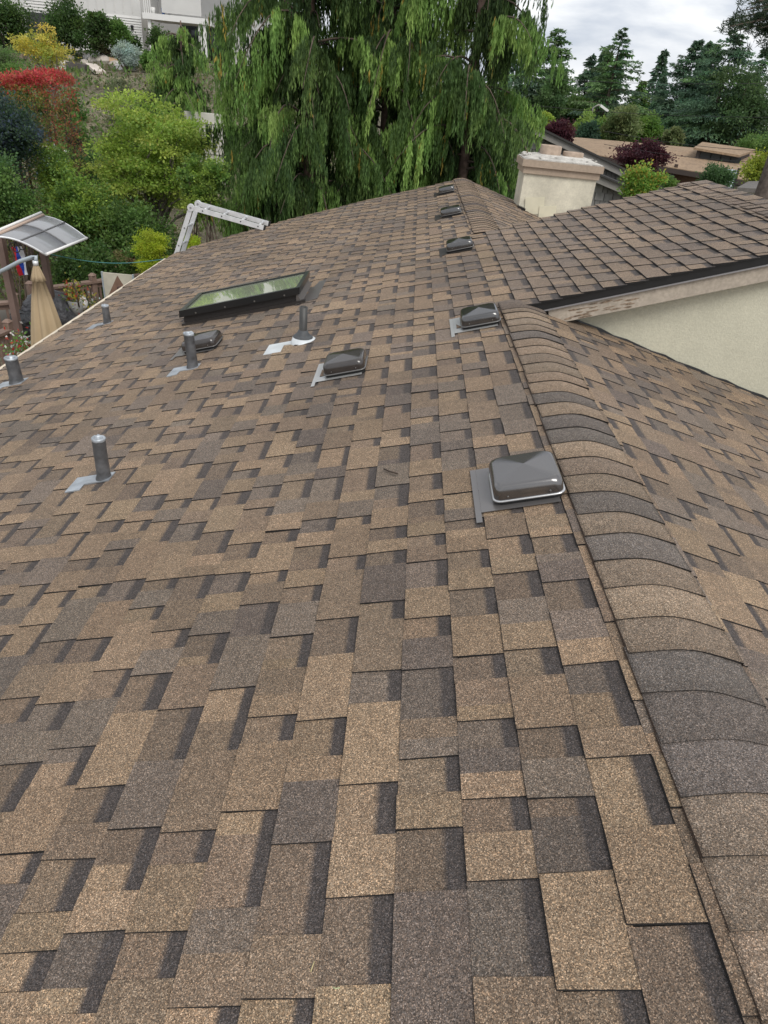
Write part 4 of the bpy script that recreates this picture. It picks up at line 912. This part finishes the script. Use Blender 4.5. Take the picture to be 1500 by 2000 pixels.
# painted board, flowers and bits on the deck
bc = [Vector(at(x, y, 12.6)) for x, y in ((200, 532), (250, 530), (258, 562), (210, 585))]
bd = tree_root('painted_board', 'pale board with a brown painted triangle leaning on the railing', 'board', ((bc[0].x + bc[1].x) / 2, 12.6, ZD + .4))
zb_, xl, xr, zt_ = bc[0].z - .72, bc[0].x, bc[1].x + .06, bc[0].z
m = MB(); m.box(((xl + xr) / 2, 12.62, (zb_ + zt_) / 2), (xr - xl, .03, zt_ - zb_)); rel(m.build('panel', material('pale_canvas', (.50, .47, .38), .9, noise=[(6, .88, 1.08, 4)])), bd)
m = MB(); cxm = (xl + xr) / 2; m.hexa([(xl + .04, 12.603, zb_ + .28), (xr - .04, 12.603, zb_ + .28), (cxm, 12.603, zt_ - .03)], [(xl + .04, 12.598, zb_ + .28), (xr - .04, 12.598, zb_ + .28), (cxm, 12.598, zt_ - .03)]); rel(m.build('painted_triangle', material('brown_paint', (.19, .115, .08), .85, noise=[(7, .8, 1.2, 4)])), bd)
m = MB(); m.rings([ring_pts(cxm + .02, 12.59, .05 * k, .02 * k, zb_ + .42 + .03 * j, 10, 2) for j, k in enumerate((.3, 1, 1, .3))], True, True); rel(m.build('dark_knob', material('dark_brown', (.08, .045, .035), .7)), bd)
for x in (xl - .015, xr + .015): m = MB(); m.box((x, 12.62, (zb_ + zt_) / 2), (.028, .04, zt_ - zb_ + .02)); rel(m.build('frame_side', M_PAINTG), bd)
def flowers(px, py, Y, cols, lab, seed, n=420, r=.16, h=.5):
    p = at(px, py, Y); root = tree_root('potted_flowers', lab, 'potted plant', (p[0], Y, p[2] - h), 'pots of flowers on the deck'); rg = np.random.default_rng(seed)
    P = rg.normal(0, 1, (n, 3)) * np.array([r, r, h * .3]) + np.array([0, 0, h * .75]); D = unit(rg.standard_normal((n, 3)) + np.array([0, 0, .6])); W = unit(np.cross(D, rg.standard_normal((n, 3)))); C = pick(rg, cols, n)
    quads_mesh('blossom_and_leaf', leaf_quads(P, D, W, rg.uniform(.03, .07, n), .03), C, M_LEAF, root)['kind'] = 'stuff'
    m = MB(); m.rings([ring_pts(0, 0, .09, .09, -.05, 14, 2), ring_pts(0, 0, .13, .13, .2, 14, 2), ring_pts(0, 0, .115, .115, .2, 14, 2), ring_pts(0, 0, .1, .1, .12, 14, 2)], True, True); m.build('pot', material('flower_pot_%d' % seed, (.3, .3, .29) if seed % 2 else (.33, .14, .08), .8), root)
flowers(143, 562, 11.2, [(.5, .42, .04), (.5, .08, .05), (.12, .2, .05), (.25, .3, .06), (.55, .5, .12)], 'pot of yellow and red flowers by the railing', 1, 380, .1, .4)
flowers(50, 672, 9.1, [(.14, .28, .06), (.2, .36, .09), (.1, .22, .05), (.5, .06, .04), (.65, .68, .62)], 'pale green leafy pot with red and white blossoms at the eave', 2, 700, .13, .4)
flowers(172, 590, 11.4, [(.10, .16, .05), (.6, .6, .58), (.07, .12, .04), (.4, .35, .08)], 'grey pot of leafy stems right of the yellow flowers', 3, 300, .1, .45)
m = MB(); p = at(160, 590, 11.3); m.rings([[(p[0] + r * cos(t), 11.3 + r * sin(t), p[2] - .12 + z) for t in np.linspace(0, 2 * pi, 15)[:-1]] for z, r in ((0, .04), (.05, .085), (.12, .095), (.19, .07), (.23, .02))], True, True); o = m.build('white_lantern', M_WHITE, origin=(p[0], 11.3, p[2] - .12)); tag(o, 'white rounded lantern among the pots by the railing', 'lantern')
# a stick or two standing among the pots
for i, (a, b_) in enumerate((((142, 545), (155, 600)), ((168, 555), (170, 610)))):
    pa, pb = at(*a, 11.1 + .3 * i), at(*b_, 11.1 + .3 * i); m = MB(); m.tube([pa, pb], .012, 6); o = m.build('garden_stake', M_BARK, origin=tuple(pb)); tag(o, ('dark garden stake left of the white lantern', 'dark garden stake right of the white lantern')[i], 'stake')

# clothes line
a, b_ = Vector(at(100, 497, 11.0)), Vector(at(327, 505, 11.2)); m = MB(); m.tube([a.lerp(b_, t) - Vector((0, 0, .10 * sin(t * pi))) for t in np.linspace(0, 1, 15)], .006, 5)
o = m.build('clothes_line', material('green_rope', (.06, .22, .22), .6), origin=tuple(a)); tag(o, 'green rope strung from the canopy to the ladder', 'rope')

# folding ladder over the eave
ld = tree_root('folding_ladder', 'aluminium folding ladder hooked over the far corner of the roof', 'ladder', (-4.9, 11.3, -4))
M_RUBB = material('black_rubber', (.015, .015, .015), .7)
H_ = lambda y: Vector((-4.13, y, -.645)); Tp = lambda y: Vector((-3.02, y, -3.02 * MS + .05)); Ft = lambda y: Vector((-5.45, y, -4.0))
def rail(a, b, nm, w=.068, t=.028):
    d = b - a; m = MB(); m.box((0, 0, 0), (d.length, t, w)); o = m.build(nm, M_ALU, loc=(a + b) / 2); o.rotation_euler = d.to_track_quat('X', 'Y').to_euler()
    q = d.normalized(); z = Vector((-q.z, 0, q.x)); z = z if z.z > 0 else -z
    mt = Matrix((q, Vector((0, 1, 0)), z)).transposed(); o.rotation_euler = mt.to_euler(); return rel(o, ld)
for y in (11.08, 11.47):
    rail(H_(y), Tp(y), 'rail'); rail(H_(y), Ft(y), 'rail')
    m = MB(); c = H_(y); m.tube([(c.x, y - .026, c.z), (c.x, y + .026, c.z)], .052, 16); rel(m.build('hinge', M_ALU), ld)
    m = MB(); m.tube([(c.x, y - .034, c.z), (c.x, y + .034, c.z)], .016, 10); rel(m.build('hinge_knob', material('grey_knob', (.25, .25, .26), .5)), ld)
    m = MB(); m.box(Tp(y) + Vector((.01, 0, -.002)), (.03, .034, .072), Matrix.Rotation(.23, 3, 'Y')); rel(m.build('rubber_foot', M_RUBB), ld)
def rungs(f, g_, ts):
    for t in ts:
        a = f(11.09).lerp(g_(11.09), t); b = f(11.46).lerp(g_(11.46), t); m = MB(); m.tube([a, b], .018, 8); r_ = rel(m.build('rung', M_ALU), ld)
        m = MB(); m.tube([a + Vector((0, -.029, 0)), a + Vector((0, -.022, 0))], .010, 8); rel(m.build('rung_plug', M_RUBB), ld)
rungs(H_, Tp, (.16, .42, .68, .92)); rungs(H_, Ft, (.09, .17, .25, .33, .41, .49, .57, .65, .73, .81, .89))

# ------------------------------------------------------------------ grey shingled neighbour
M_GSH = material('grey_wall_shingle', attr=True, rough=.9, noise=[(8, .8, 1.15, 4)])
M_GTRIM = material('grey_trim_board', (.27, .255, .235), .8, noise=[(4, .9, 1.08, 4)])
M_GROOF = material('dark_roof_edge', (.05, .048, .046), .9)
gh = tree_root('grey_house', 'neighbour house clad in grey shingles, behind the chimney', 'house', (3.5, 22, -3.5))
def gable_wall(Y, pk, lowL, lowR, zb, seed):
    """pk, lowL, lowR: (x,z) of the roof line; rows of shingles cut by it"""
    rg = random.Random(seed); f = lambda x: np.interp(x, [lowL[0], pk[0], lowR[0]], [lowL[1], pk[1], lowR[1]])
    m = MB(); m.hexa([(lowL[0], Y + .03, zb), (lowR[0], Y + .03, zb), (lowR[0], Y + .03, lowR[1]), (pk[0], Y + .03, pk[1]), (lowL[0], Y + .03, lowL[1])], [(x, Y + 5, z) for x, z in ((lowL[0], zb), (lowR[0], zb), (lowR[0], lowR[1]), pk, lowL)]); rel(m.build('wall', material('wall_felt', (.07, .068, .065), .9) if 'wall_felt' not in bpy.data.materials else bpy.data.materials['wall_felt']), gh)
    z = pk[1] - .2; cnt = 0
    while z > zb:
        x = lowL[0] + rg.uniform(0, .1)
        while x < lowR[0] - .05:
            w = rg.uniform(.12, .26); zt = min(z + .185, f(x), f(x + w)); zz = z + rg.uniform(-.008, .008)
            if zt > zz + .04 and x + w < lowR[0]:
                c = rg.uniform(.19, .29); m = MB(); m.hexa([(x, Y - .012, zz), (x + w - .016, Y - .012, zz), (x + w - .016, Y + .028, zz), (x, Y + .028, zz)], [(x, Y + .006, zt), (x + w - .016, Y + .006, zt), (x + w - .016, Y + .028, zt), (x, Y + .028, zt)], (c, c * .97, c * .93))
                rel(m.build('wall_shingle', M_GSH), gh); cnt += 1
            x += w
        z -= .185
    return cnt
def rake(Y, a, b, name='rake_board', th=.16, dep=.25):
    a = Vector((a[0], 0, a[1])); b = Vector((b[0], 0, b[1])); d = (b - a).normalized(); nrm = Vector((-d.z, 0, d.x)); nrm = nrm if nrm.z > 0 else -nrm
    q = [a - nrm * th, b - nrm * th, b, a]; m = MB(); m.hexa([(p.x, Y - dep, p.z) for p in q], [(p.x, Y - .02, p.z) for p in q]); rel(m.build(name, M_GTRIM), gh)
    q = [a + nrm * .002, b + nrm * .002, b + nrm * .05, a + nrm * .05]; m = MB(); m.hexa([(p.x, Y - dep - .06, p.z) for p in q], [(p.x, Y + 5.2, p.z) for p in q]); rel(m.build('roof', M_GROOF), gh)
YG = 21.5
pk = at(1034, 243, YG); lr = at(1300, 372, YG); pk = (pk[0], pk[2]); lr = (lr[0], lr[2]); ll_ = (pk[0] - 3.4, pk[1] - 1.0)
gable_wall(YG, pk, ll_, lr, -1.6, 1); rake(YG, pk, lr); rake(YG, ll_, pk)
Y2 = 19.6; a2 = at(1120, 322, Y2); b2 = at(1275, 388, Y2); a2 = (a2[0], a2[2]); b2 = (b2[0], b2[2])
gable_wall(Y2, a2, (a2[0] - .5, a2[1] - .15), b2, -1.5, 2); rake(Y2, a2, b2)
# ------------------------------------------------------------------ brown roofed house
bh = tree_root('brown_house', 'low house with a wide tan shingle roof and raised clerestory', 'house', (9, 36, -3))
M_BROOF = material('tan_old_roof', (.27, .19, .122), .95, noise=[(1.5, .85, 1.12, 4), (9, .75, 1.2, 4)], bump=(14, .6, .04))
M_BWALL = material('brown_siding', (.12, .068, .045), .85, noise=[(3, .8, 1.2, 4)])
R0, R1 = at(1100, 266, 41), at(1500, 296, 43); E0, E1, E2 = at(1130, 300, 33.5), at(1335, 338, 32), at(1452, 338, 33.5)
R0, R1 = Vector(R0), Vector(at(1490, 300, 39)); E0 = Vector(at(1080, 288, 34)); E1 = Vector(at(1335, 341, 32.5)); E2 = Vector(at(1462, 352, 32.5))
m = MB(); P = [E0, E2, R1, R0]; m.hexa([(p.x, p.y, p.z - .14) for p in P], [tuple(p) for p in P]); rel(m.build('roof', M_BROOF), bh)
m = MB(); S = [E0 + Vector((.3, .6, -.06)), E2 + Vector((-.3, .6, -.06)), E2 + Vector((-.3, 6, -.06)), E0 + Vector((.3, 6, -.06))]
m.hexa([(p.x, p.y, -3.6) for p in S], [(p.x, p.y, p.z - .15) for p in S]); rel(m.build('wall', M_BWALL), bh)
d = (E2 - E0)
m = MB(); m.hexa([tuple(E0 + Vector((0, -.03, -.22))), tuple(E2 + Vector((0, -.03, -.22))), tuple(E2 + Vector((0, .03, -.22))), tuple(E0 + Vector((0, .03, -.22)))], [tuple(E0 + Vector((0, -.03, -.03))), tuple(E2 + Vector((0, -.03, -.03))), tuple(E2 + Vector((0, .03, -.03))), tuple(E0 + Vector((0, .03, -.03)))]); rel(m.build('eave_board', material('dark_eave', (.045, .033, .028), .8)), bh)
for px in (1255, 1275, 1292, 1316):
    p = at(px, 352, 33.0); m = MB(); m.box((p[0], 33.2, -1.9), (.12, .12, 2.6)); rel(m.build('post', material('dark_post', (.05, .03, .022), .8) if 'dark_post' not in bpy.data.materials else bpy.data.materials['dark_post']), bh)
for px in (1265, 1284, 1304):
    p = at(px, 356, 33.0); m = MB(); m.box((p[0], 33.06, -1.75), (.42, .05, 1.5)); w = rel(m.build('window', M_DARKGL), bh)
p = at(1427, 365, 32.2); m = MB(); m.box((p[0], 32.6, p[2]), (.42, .06, 1.25)); rel(m.build('window', material('pale_reflecting_window', (.55, .62, .68), .1)), bh)
m = MB(); m.box((p[0] - .26, 32.57, p[2]), (.07, .1, 1.4)); m.box((p[0] + .26, 32.57, p[2]), (.07, .1, 1.4)); rel(m.build('window_frame', M_BLACK), bh)
# gable end to the right: brown wall panel with pale rake board
q = [at(1400, 366, 32.3), at(1470, 352, 32.3)]
# clerestory
K = [Vector(at(x, y, Y)) for x, y, Y in ((1355, 288, 35.5), (1445, 303, 35.5), (1476, 292, 38.0), (1372, 277, 38.0))]
m = MB(); m.hexa([(p.x, p.y, p.z - .09) for p in K], [tuple(p) for p in K]); rel(m.build('clerestory_roof', M_BROOF), bh)
m = MB(); c = sum(K, Vector()) / 4; S = [c + (p - c) * .86 for p in K]; m.hexa([(p.x, p.y, p.z - .9) for p in S], [(p.x, p.y, p.z - .1) for p in S]); rel(m.build('clerestory_wall', material('clerestory_dark', (.04, .03, .026), .6)), bh)
for i in range(4):
    p = S[0].lerp(S[1], .1 + .25 * i); m = MB(); m.box((p.x + .25, p.y - .03, p.z - .26), (.5, .03, .22)); rel(m.build('clerestory_window', M_DARKGL), bh)
# small low roof and utility pole at the right edge
sh = tree_root('garden_shed', 'small grey roofed shed at the right edge beyond the raised roof', 'shed', (*at(1490, 385, 21)[:2], -3)); m = MB()
K = [Vector(at(1440, 366, 20)), Vector(at(1530, 372, 20)), Vector(at(1530, 352, 23)), Vector(at(1462, 354, 23))]
m.hexa([(p.x, p.y, p.z - .1) for p in K], [tuple(p) for p in K]); rel(m.build('roof', material('shed_roof', (.13, .12, .11), .9, noise=[(10, .8, 1.15, 3)])), sh)
m = MB(); S = [K[0] + Vector((.25, .2, 0)), K[1] + Vector((-.1, .2, 0)), K[2] + Vector((-.1, -.1, 0)), K[3] + Vector((.2, -.1, 0))]; m.hexa([(p.x, p.y, -3.6) for p in S], [(p.x, p.y, p.z - .11) for p in S]); rel(m.build('wall', M_PALEW), sh)
pl = at(1487, 380, 15.5); up0 = tree_root('utility_pole', 'weathered wooden utility pole at the right edge', 'pole', (pl[0], 15.5, -4))
M_POLE = material('weathered_pole', (.13, .105, .09), .95, noise=[(14, .6, 1.3, 5)]); m = MB(); m.tube([(pl[0], 15.5, -4), (pl[0] + .03, 15.5, 1), (pl[0] + .05, 15.5, 7)], [.17, .15, .12], 12); rel(m.build('shaft', M_POLE), up0)
m = MB(); m.box((pl[0] + .05, 15.38, 6.3), (2.2, .1, .12)); rel(m.build('crossarm', M_POLE), up0)
M_WIRE = material('wire', (.03, .03, .03), .6)
for i, (ya, yb, Yw) in enumerate(((148, 160, 30), (200, 228, 28), (256, 296, 26), (282, 318, 27))):
    a, b = Vector(at(980 if i < 2 else 1180, ya, Yw)), Vector(at(1560, yb + 2, Yw - 3)); m = MB(); m.tube([a.lerp(b, t) - Vector((0, 0, .12 * sin(pi * t))) for t in np.linspace(0, 1, 13)], .007, 5, cap=False)
    o = m.build('power_line', M_WIRE, origin=tuple(a)); tag(o, ('highest power line crossing the sky gap', 'second power line crossing the far trees', 'power line just above the tan roof', 'lowest power line crossing the tan roof')[i], 'cable', 'power lines')
sp = at(1158, 214, 46); st = tree_root('street_lamp', 'grey street lamp among the far trees', 'street lamp', (sp[0], 46, -3)); m = MB(); m.tube([(sp[0], 46, -3), (sp[0], 46, sp[2] + .1), (sp[0] + .25, 46, sp[2] + .25), (sp[0] + .5, 46, sp[2] + .2)], .05, 6); rel(m.build('post', M_GTRIM), st)
m = MB(); m.box((sp[0] + .62, 46, sp[2] + .12), (.55, .22, .12), Matrix.Rotation(.45, 3, 'Y')); rel(m.build('lamp_head', M_WHITE), st)

# ------------------------------------------------------------------ planting on the right
px_leafy('purple_maple', 'purple leaved maple dome in front of the tan roof', 'tree', 1208, 1316, 268, 345, 27, 5200, .12, PURP, 101, clumps=60, stems=12, trunk_r=.06, cl=.17, flat=.5, droop=.4, group='purple maples')
px_leafy('purple_maple', 'dark purple shrub behind the slope of the grey gable', 'tree', 1066, 1126, 234, 285, 27.5, 3200, .12, PURP, 102, clumps=40, stems=8, trunk_r=.06, cl=.2, group='purple maples')
px_leafy('yellow_green_shrub', 'yellow green shrub rising beside the grey shingled gable', 'shrub', 1214, 1290, 324, 392, 16.8, 3600, .085, [(.24, .40, .07), (.28, .44, .09), (.18, .33, .06), (.34, .45, .09)], 103, clumps=34, stems=10, trunk_r=.03, cl=.2, tip=(1.05, [(.45, .40, .08), (.45, .3, .06)]))
px_leafy('round_shrub', 'round mid green shrub against the brown house wall', 'shrub', 1358, 1428, 318, 385, 27, 4200, .11, [(.085, .165, .065), (.11, .2, .075), (.075, .14, .055)], 104, clumps=44, stems=6, trunk_r=.03, cl=.2)
px_leafy('golden_shrub', 'golden green conifer shrub at the right edge by the pole', 'shrub', 1452, 1540, 296, 372, 24, 3600, .11, [(.38, .42, .06), (.3, .37, .05), (.22, .3, .05)], 105, clumps=34, stems=6, trunk_r=.03)
px_leafy('leafy_shrub', 'green plant with blue pot hue at the foot of the brown house', 'shrub', 1292, 1322, 347, 372, 19, 700, .09, G2 + [(.16, .24, .05)], 118, clumps=14, stems=4, trunk_r=.02)
for i, (x0, x1, yt, yb, Y, pal, lab) in enumerate((
        (1050, 1080, 215, 270, 30, G1, 'lime green shrub at the edge of the weeping conifer'),
        (1118, 1190, 222, 290, 45, [(.22, .37, .08), (.15, .27, .08), (.28, .4, .09)], 'light green leafy tree left behind the tan roof'),
        (1125, 1172, 240, 285, 44, [(.06, .12, .075), (.08, .14, .08)], 'dark blue green shrub at the ridge of the tan roof'),
        (1178, 1252, 204, 290, 44, [(.17, .22, .08), (.21, .25, .1), (.14, .19, .075)], 'olive rounded tree behind the middle of the tan roof'),
        (1238, 1292, 225, 290, 46, [(.2, .33, .07), (.16, .29, .07)], 'bright green loose tree right of the olive tree'),
        (1300, 1335, 250, 285, 44, [(.2, .23, .1), (.16, .2, .08)], 'pale yellow green shrub behind the tan roof'),
        (1275, 1300, 258, 285, 47, [(.3, .3, .22), (.12, .18, .08)], 'whitish flowering shrub behind the tan roof'),
        (1322, 1440, 195, 300, 50, [(.06, .125, .055), (.08, .155, .06), (.05, .1, .05)], 'broad dark green tree behind the clerestory'),
        (1380, 1540, 130, 300, 46, [(.055, .105, .045), (.08, .145, .055), (.10, .165, .055)], 'large dark green tree filling the right edge'),
        (1440, 1540, 262, 310, 40, G2, 'green bush right of the clerestory'),
        (1055, 1118, 105, 260, 50, [(.11, .19, .07), (.13, .22, .075), (.09, .16, .065)], 'full green tree beside the tall narrow conifer'),
        (1290, 1370, 200, 290, 54, [(.08, .15, .075), (.10, .18, .08), (.07, .13, .07)], 'soft green tree low in front of the broad conifer'),
        (1088, 1150, 172, 270, 52, [(.14, .235, .065), (.17, .28, .07), (.11, .19, .06)], 'mid green tree below the tall left conifers'))):
    px_leafy('background_tree', lab, 'tree', x0, x1, yt, yb, Y, 5200 if i in (7, 8) else 3000, .24 if Y > 40 else .13, pal, 110 + i, clumps=60 if i in (7, 8) else 36, stems=8, trunk_r=.08, cl=.19, group='trees and shrubs behind the tan roof')
CD = [(.085, .15, .09), (.105, .18, .1), (.09, .158, .1)]; CG = [(.13, .225, .085), (.155, .26, .095), (.11, .195, .08)]
def px_con(px, ytop, half, Y, pal, seed, lab, n=5200, name='conifer', **k):
    t = at(px, ytop, Y); c = at(px + half, ytop + 100, Y); d = at(px - half, ytop + 100, Y); gz = tz(t[0], Y); 
    return conifer(name, lab, (t[0], Y, gz), t[2] - gz, (c[0] - d[0]) / 2 * 2.5, int(n * 1.6), pal, seed, leaf=.42 * Y / 55, **k)
px_con(1050, 62, 40, 52, CD + CG[:1], 201, 'dark conifer half hidden by the weeping conifer', droop=.3)
px_con(1092, 56, 32, 54, CG, 202, 'tall narrow green conifer left of the sky gap', 6500, power=.5, droop=.2)
px_con(1158, 104, 36, 66, CD, 203, 'dark pointed conifer in the middle of the sky gap')
px_con(1218, 54, 62, 50, CG + CD[:1], 204, 'tall sparse conifer with an open leaning top', 6500, sparse=.6, droop=.15, power=.9)
px_con(1192, 100, 38, 60, CG, 205, 'green conifer close behind the sparse conifer')
px_con(1258, 158, 34, 55, [(.14, .25, .08), (.17, .28, .08)], 206, 'light green conifer right of the sparse conifer', droop=.5)
px_con(1298, 150, 26, 70, CD, 207, 'small dark conifer low in the sky gap')
px_con(1366, 78, 58, 58, CD, 208, 'broad dark blue green conifer right of the sky gap', 8500, droop=.1)
px_con(1402, 86, 40, 60, CD, 209, 'dark conifer behind the broad blue green one')
px_con(1442, 62, 62, 48, CG[2:] + CD, 210, 'tall dark conifer near the right edge', 9000, droop=.25, power=.6)
px_con(1500, 95, 60, 52, CD + CG, 211, 'dark conifer cut by the right edge', 6500)
px_con(1330, 190, 40, 62, CG[2:] + CD, 212, 'low dark green conifer behind the pale shrub')
rg = np.random.default_rng(231); Pn = []; Dn = []; Cn = []                  # a far-off wood that reads as one mass
for i in range(46):
    x = -60 + 4.2 * i + rg.uniform(-2, 2); yv = 88 + rg.uniform(-6, 16); h = rg.uniform(6, 11); r = rg.uniform(1.6, 2.6); k = 1500; zz = rg.random(k) ** 1.3; a = rg.uniform(0, 2 * pi, k); q = r * (1 - zz) * rg.random(k) ** .5
    Pn.append(np.stack([x + q * np.cos(a), yv + q * np.sin(a), tz(x, yv) + zz * h], 1)); Dn.append(unit(np.stack([np.cos(a), np.sin(a), np.full(k, -.5)], 1) + rg.normal(0, .4, (k, 3)))); Cn.append(pick(rg, [CD[i % 3]], k))
Pn = np.concatenate(Pn); Dn = np.concatenate(Dn); o = quads_mesh('far_wood', leaf_quads(Pn, Dn, unit(np.cross(Dn, rg.standard_normal(Pn.shape))), rg.uniform(.4, .9, len(Pn)), .3), np.concatenate(Cn), M_NEEDLE); tag(o, 'dark conifer wood on the skyline far behind', 'wood', kind='stuff')
# pine reaching in at the top right
pb = at(1575, 150, 24); pn = tree_root('pine_tree', 'pine with dark needle tufts reaching in at the top right', 'tree', (pb[0], 24, -3.5))
m = MB(); m.tube([(pb[0], 24, -3.5), (pb[0], 24, 3), (pb[0] + .1, 24, 9)], [.3, .22, .08], 9); rel(m.build('trunk', M_BARK), pn)
rg = np.random.default_rng(77); rr = random.Random(77); Pn = []; m = MB()
for (tx, ty) in ((1412, 42), (1425, 52), (1440, 60), (1455, 20), (1440, 46), (1468, 40), (1480, 66), (1490, 20), (1475, 4), (1500, 45), (1462, 8), (1500, 80), (1520, 20), (1485, 55), (1550, 60), (1600, 0), (1620, 60), (1660, -60), (1530, -80), (1600, -160)):
    e = Vector(at(tx, ty, 24 + rr.uniform(-1, 1))); s = Vector((pb[0], 24, e.z + .5 * (pb[0] - e.x) * .3 + .1)); mid = s.lerp(e, .55) + Vector((0, 0, .12)); m.tube([s, mid, e], [.06, .035, .012], 5, cap=False)
    for k in range(11): Pn.append(np.array(s.lerp(e, rr.uniform(.62, 1.02))) + rg.normal(0, .13, 3))
rel(m.build('branches', M_BARK), pn); Pn = np.repeat(np.array(Pn), 34, 0); n = len(Pn); D = unit(rg.standard_normal((n, 3)) + np.array([-.2, 0, .35])); W = unit(np.cross(D, rg.standard_normal((n, 3))))
rel(quads_mesh('crown', leaf_quads(Pn + rg.normal(0, .04, (n, 3)), D, W, rg.uniform(.10, .2, n), .022), pick(rg, [(.05, .08, .045), (.07, .10, .05), (.045, .07, .045)], n), M_NEEDLE), pn)

# leaf litter and low growth over the bank
rg = np.random.default_rng(301); n = 95000; X = rg.uniform(-34, 2, n); Yv = rg.uniform(14.5, 44, n); pn_ = np.sin(X * .9 + 1.7 * np.sin(Yv * .5)) + np.sin(Yv * 1.1 + X * .35); kp = rg.random(n) < (.3 + .45 * (pn_ > -.2)); X, Yv = X[kp], Yv[kp]; n = len(X)
P = np.stack([X, Yv, terrain(X, Yv) + rg.uniform(0, .16, n)], 1); D = unit(rg.standard_normal((n, 3)) + np.array([0, 0, .9])); W = unit(np.cross(D, rg.standard_normal((n, 3))))
ls = rg.uniform(.08, .26, n); o = quads_mesh('ground_cover', leaf_quads(P, D, W, ls, ls * .5), pick(rg, [(.13, .21, .06), (.10, .17, .05), (.2, .22, .1), (.2, .17, .11), (.16, .25, .065)], n, .25), M_LEAF); tag(o, 'low weeds and ground cover on the bank', 'ground cover', kind='stuff')
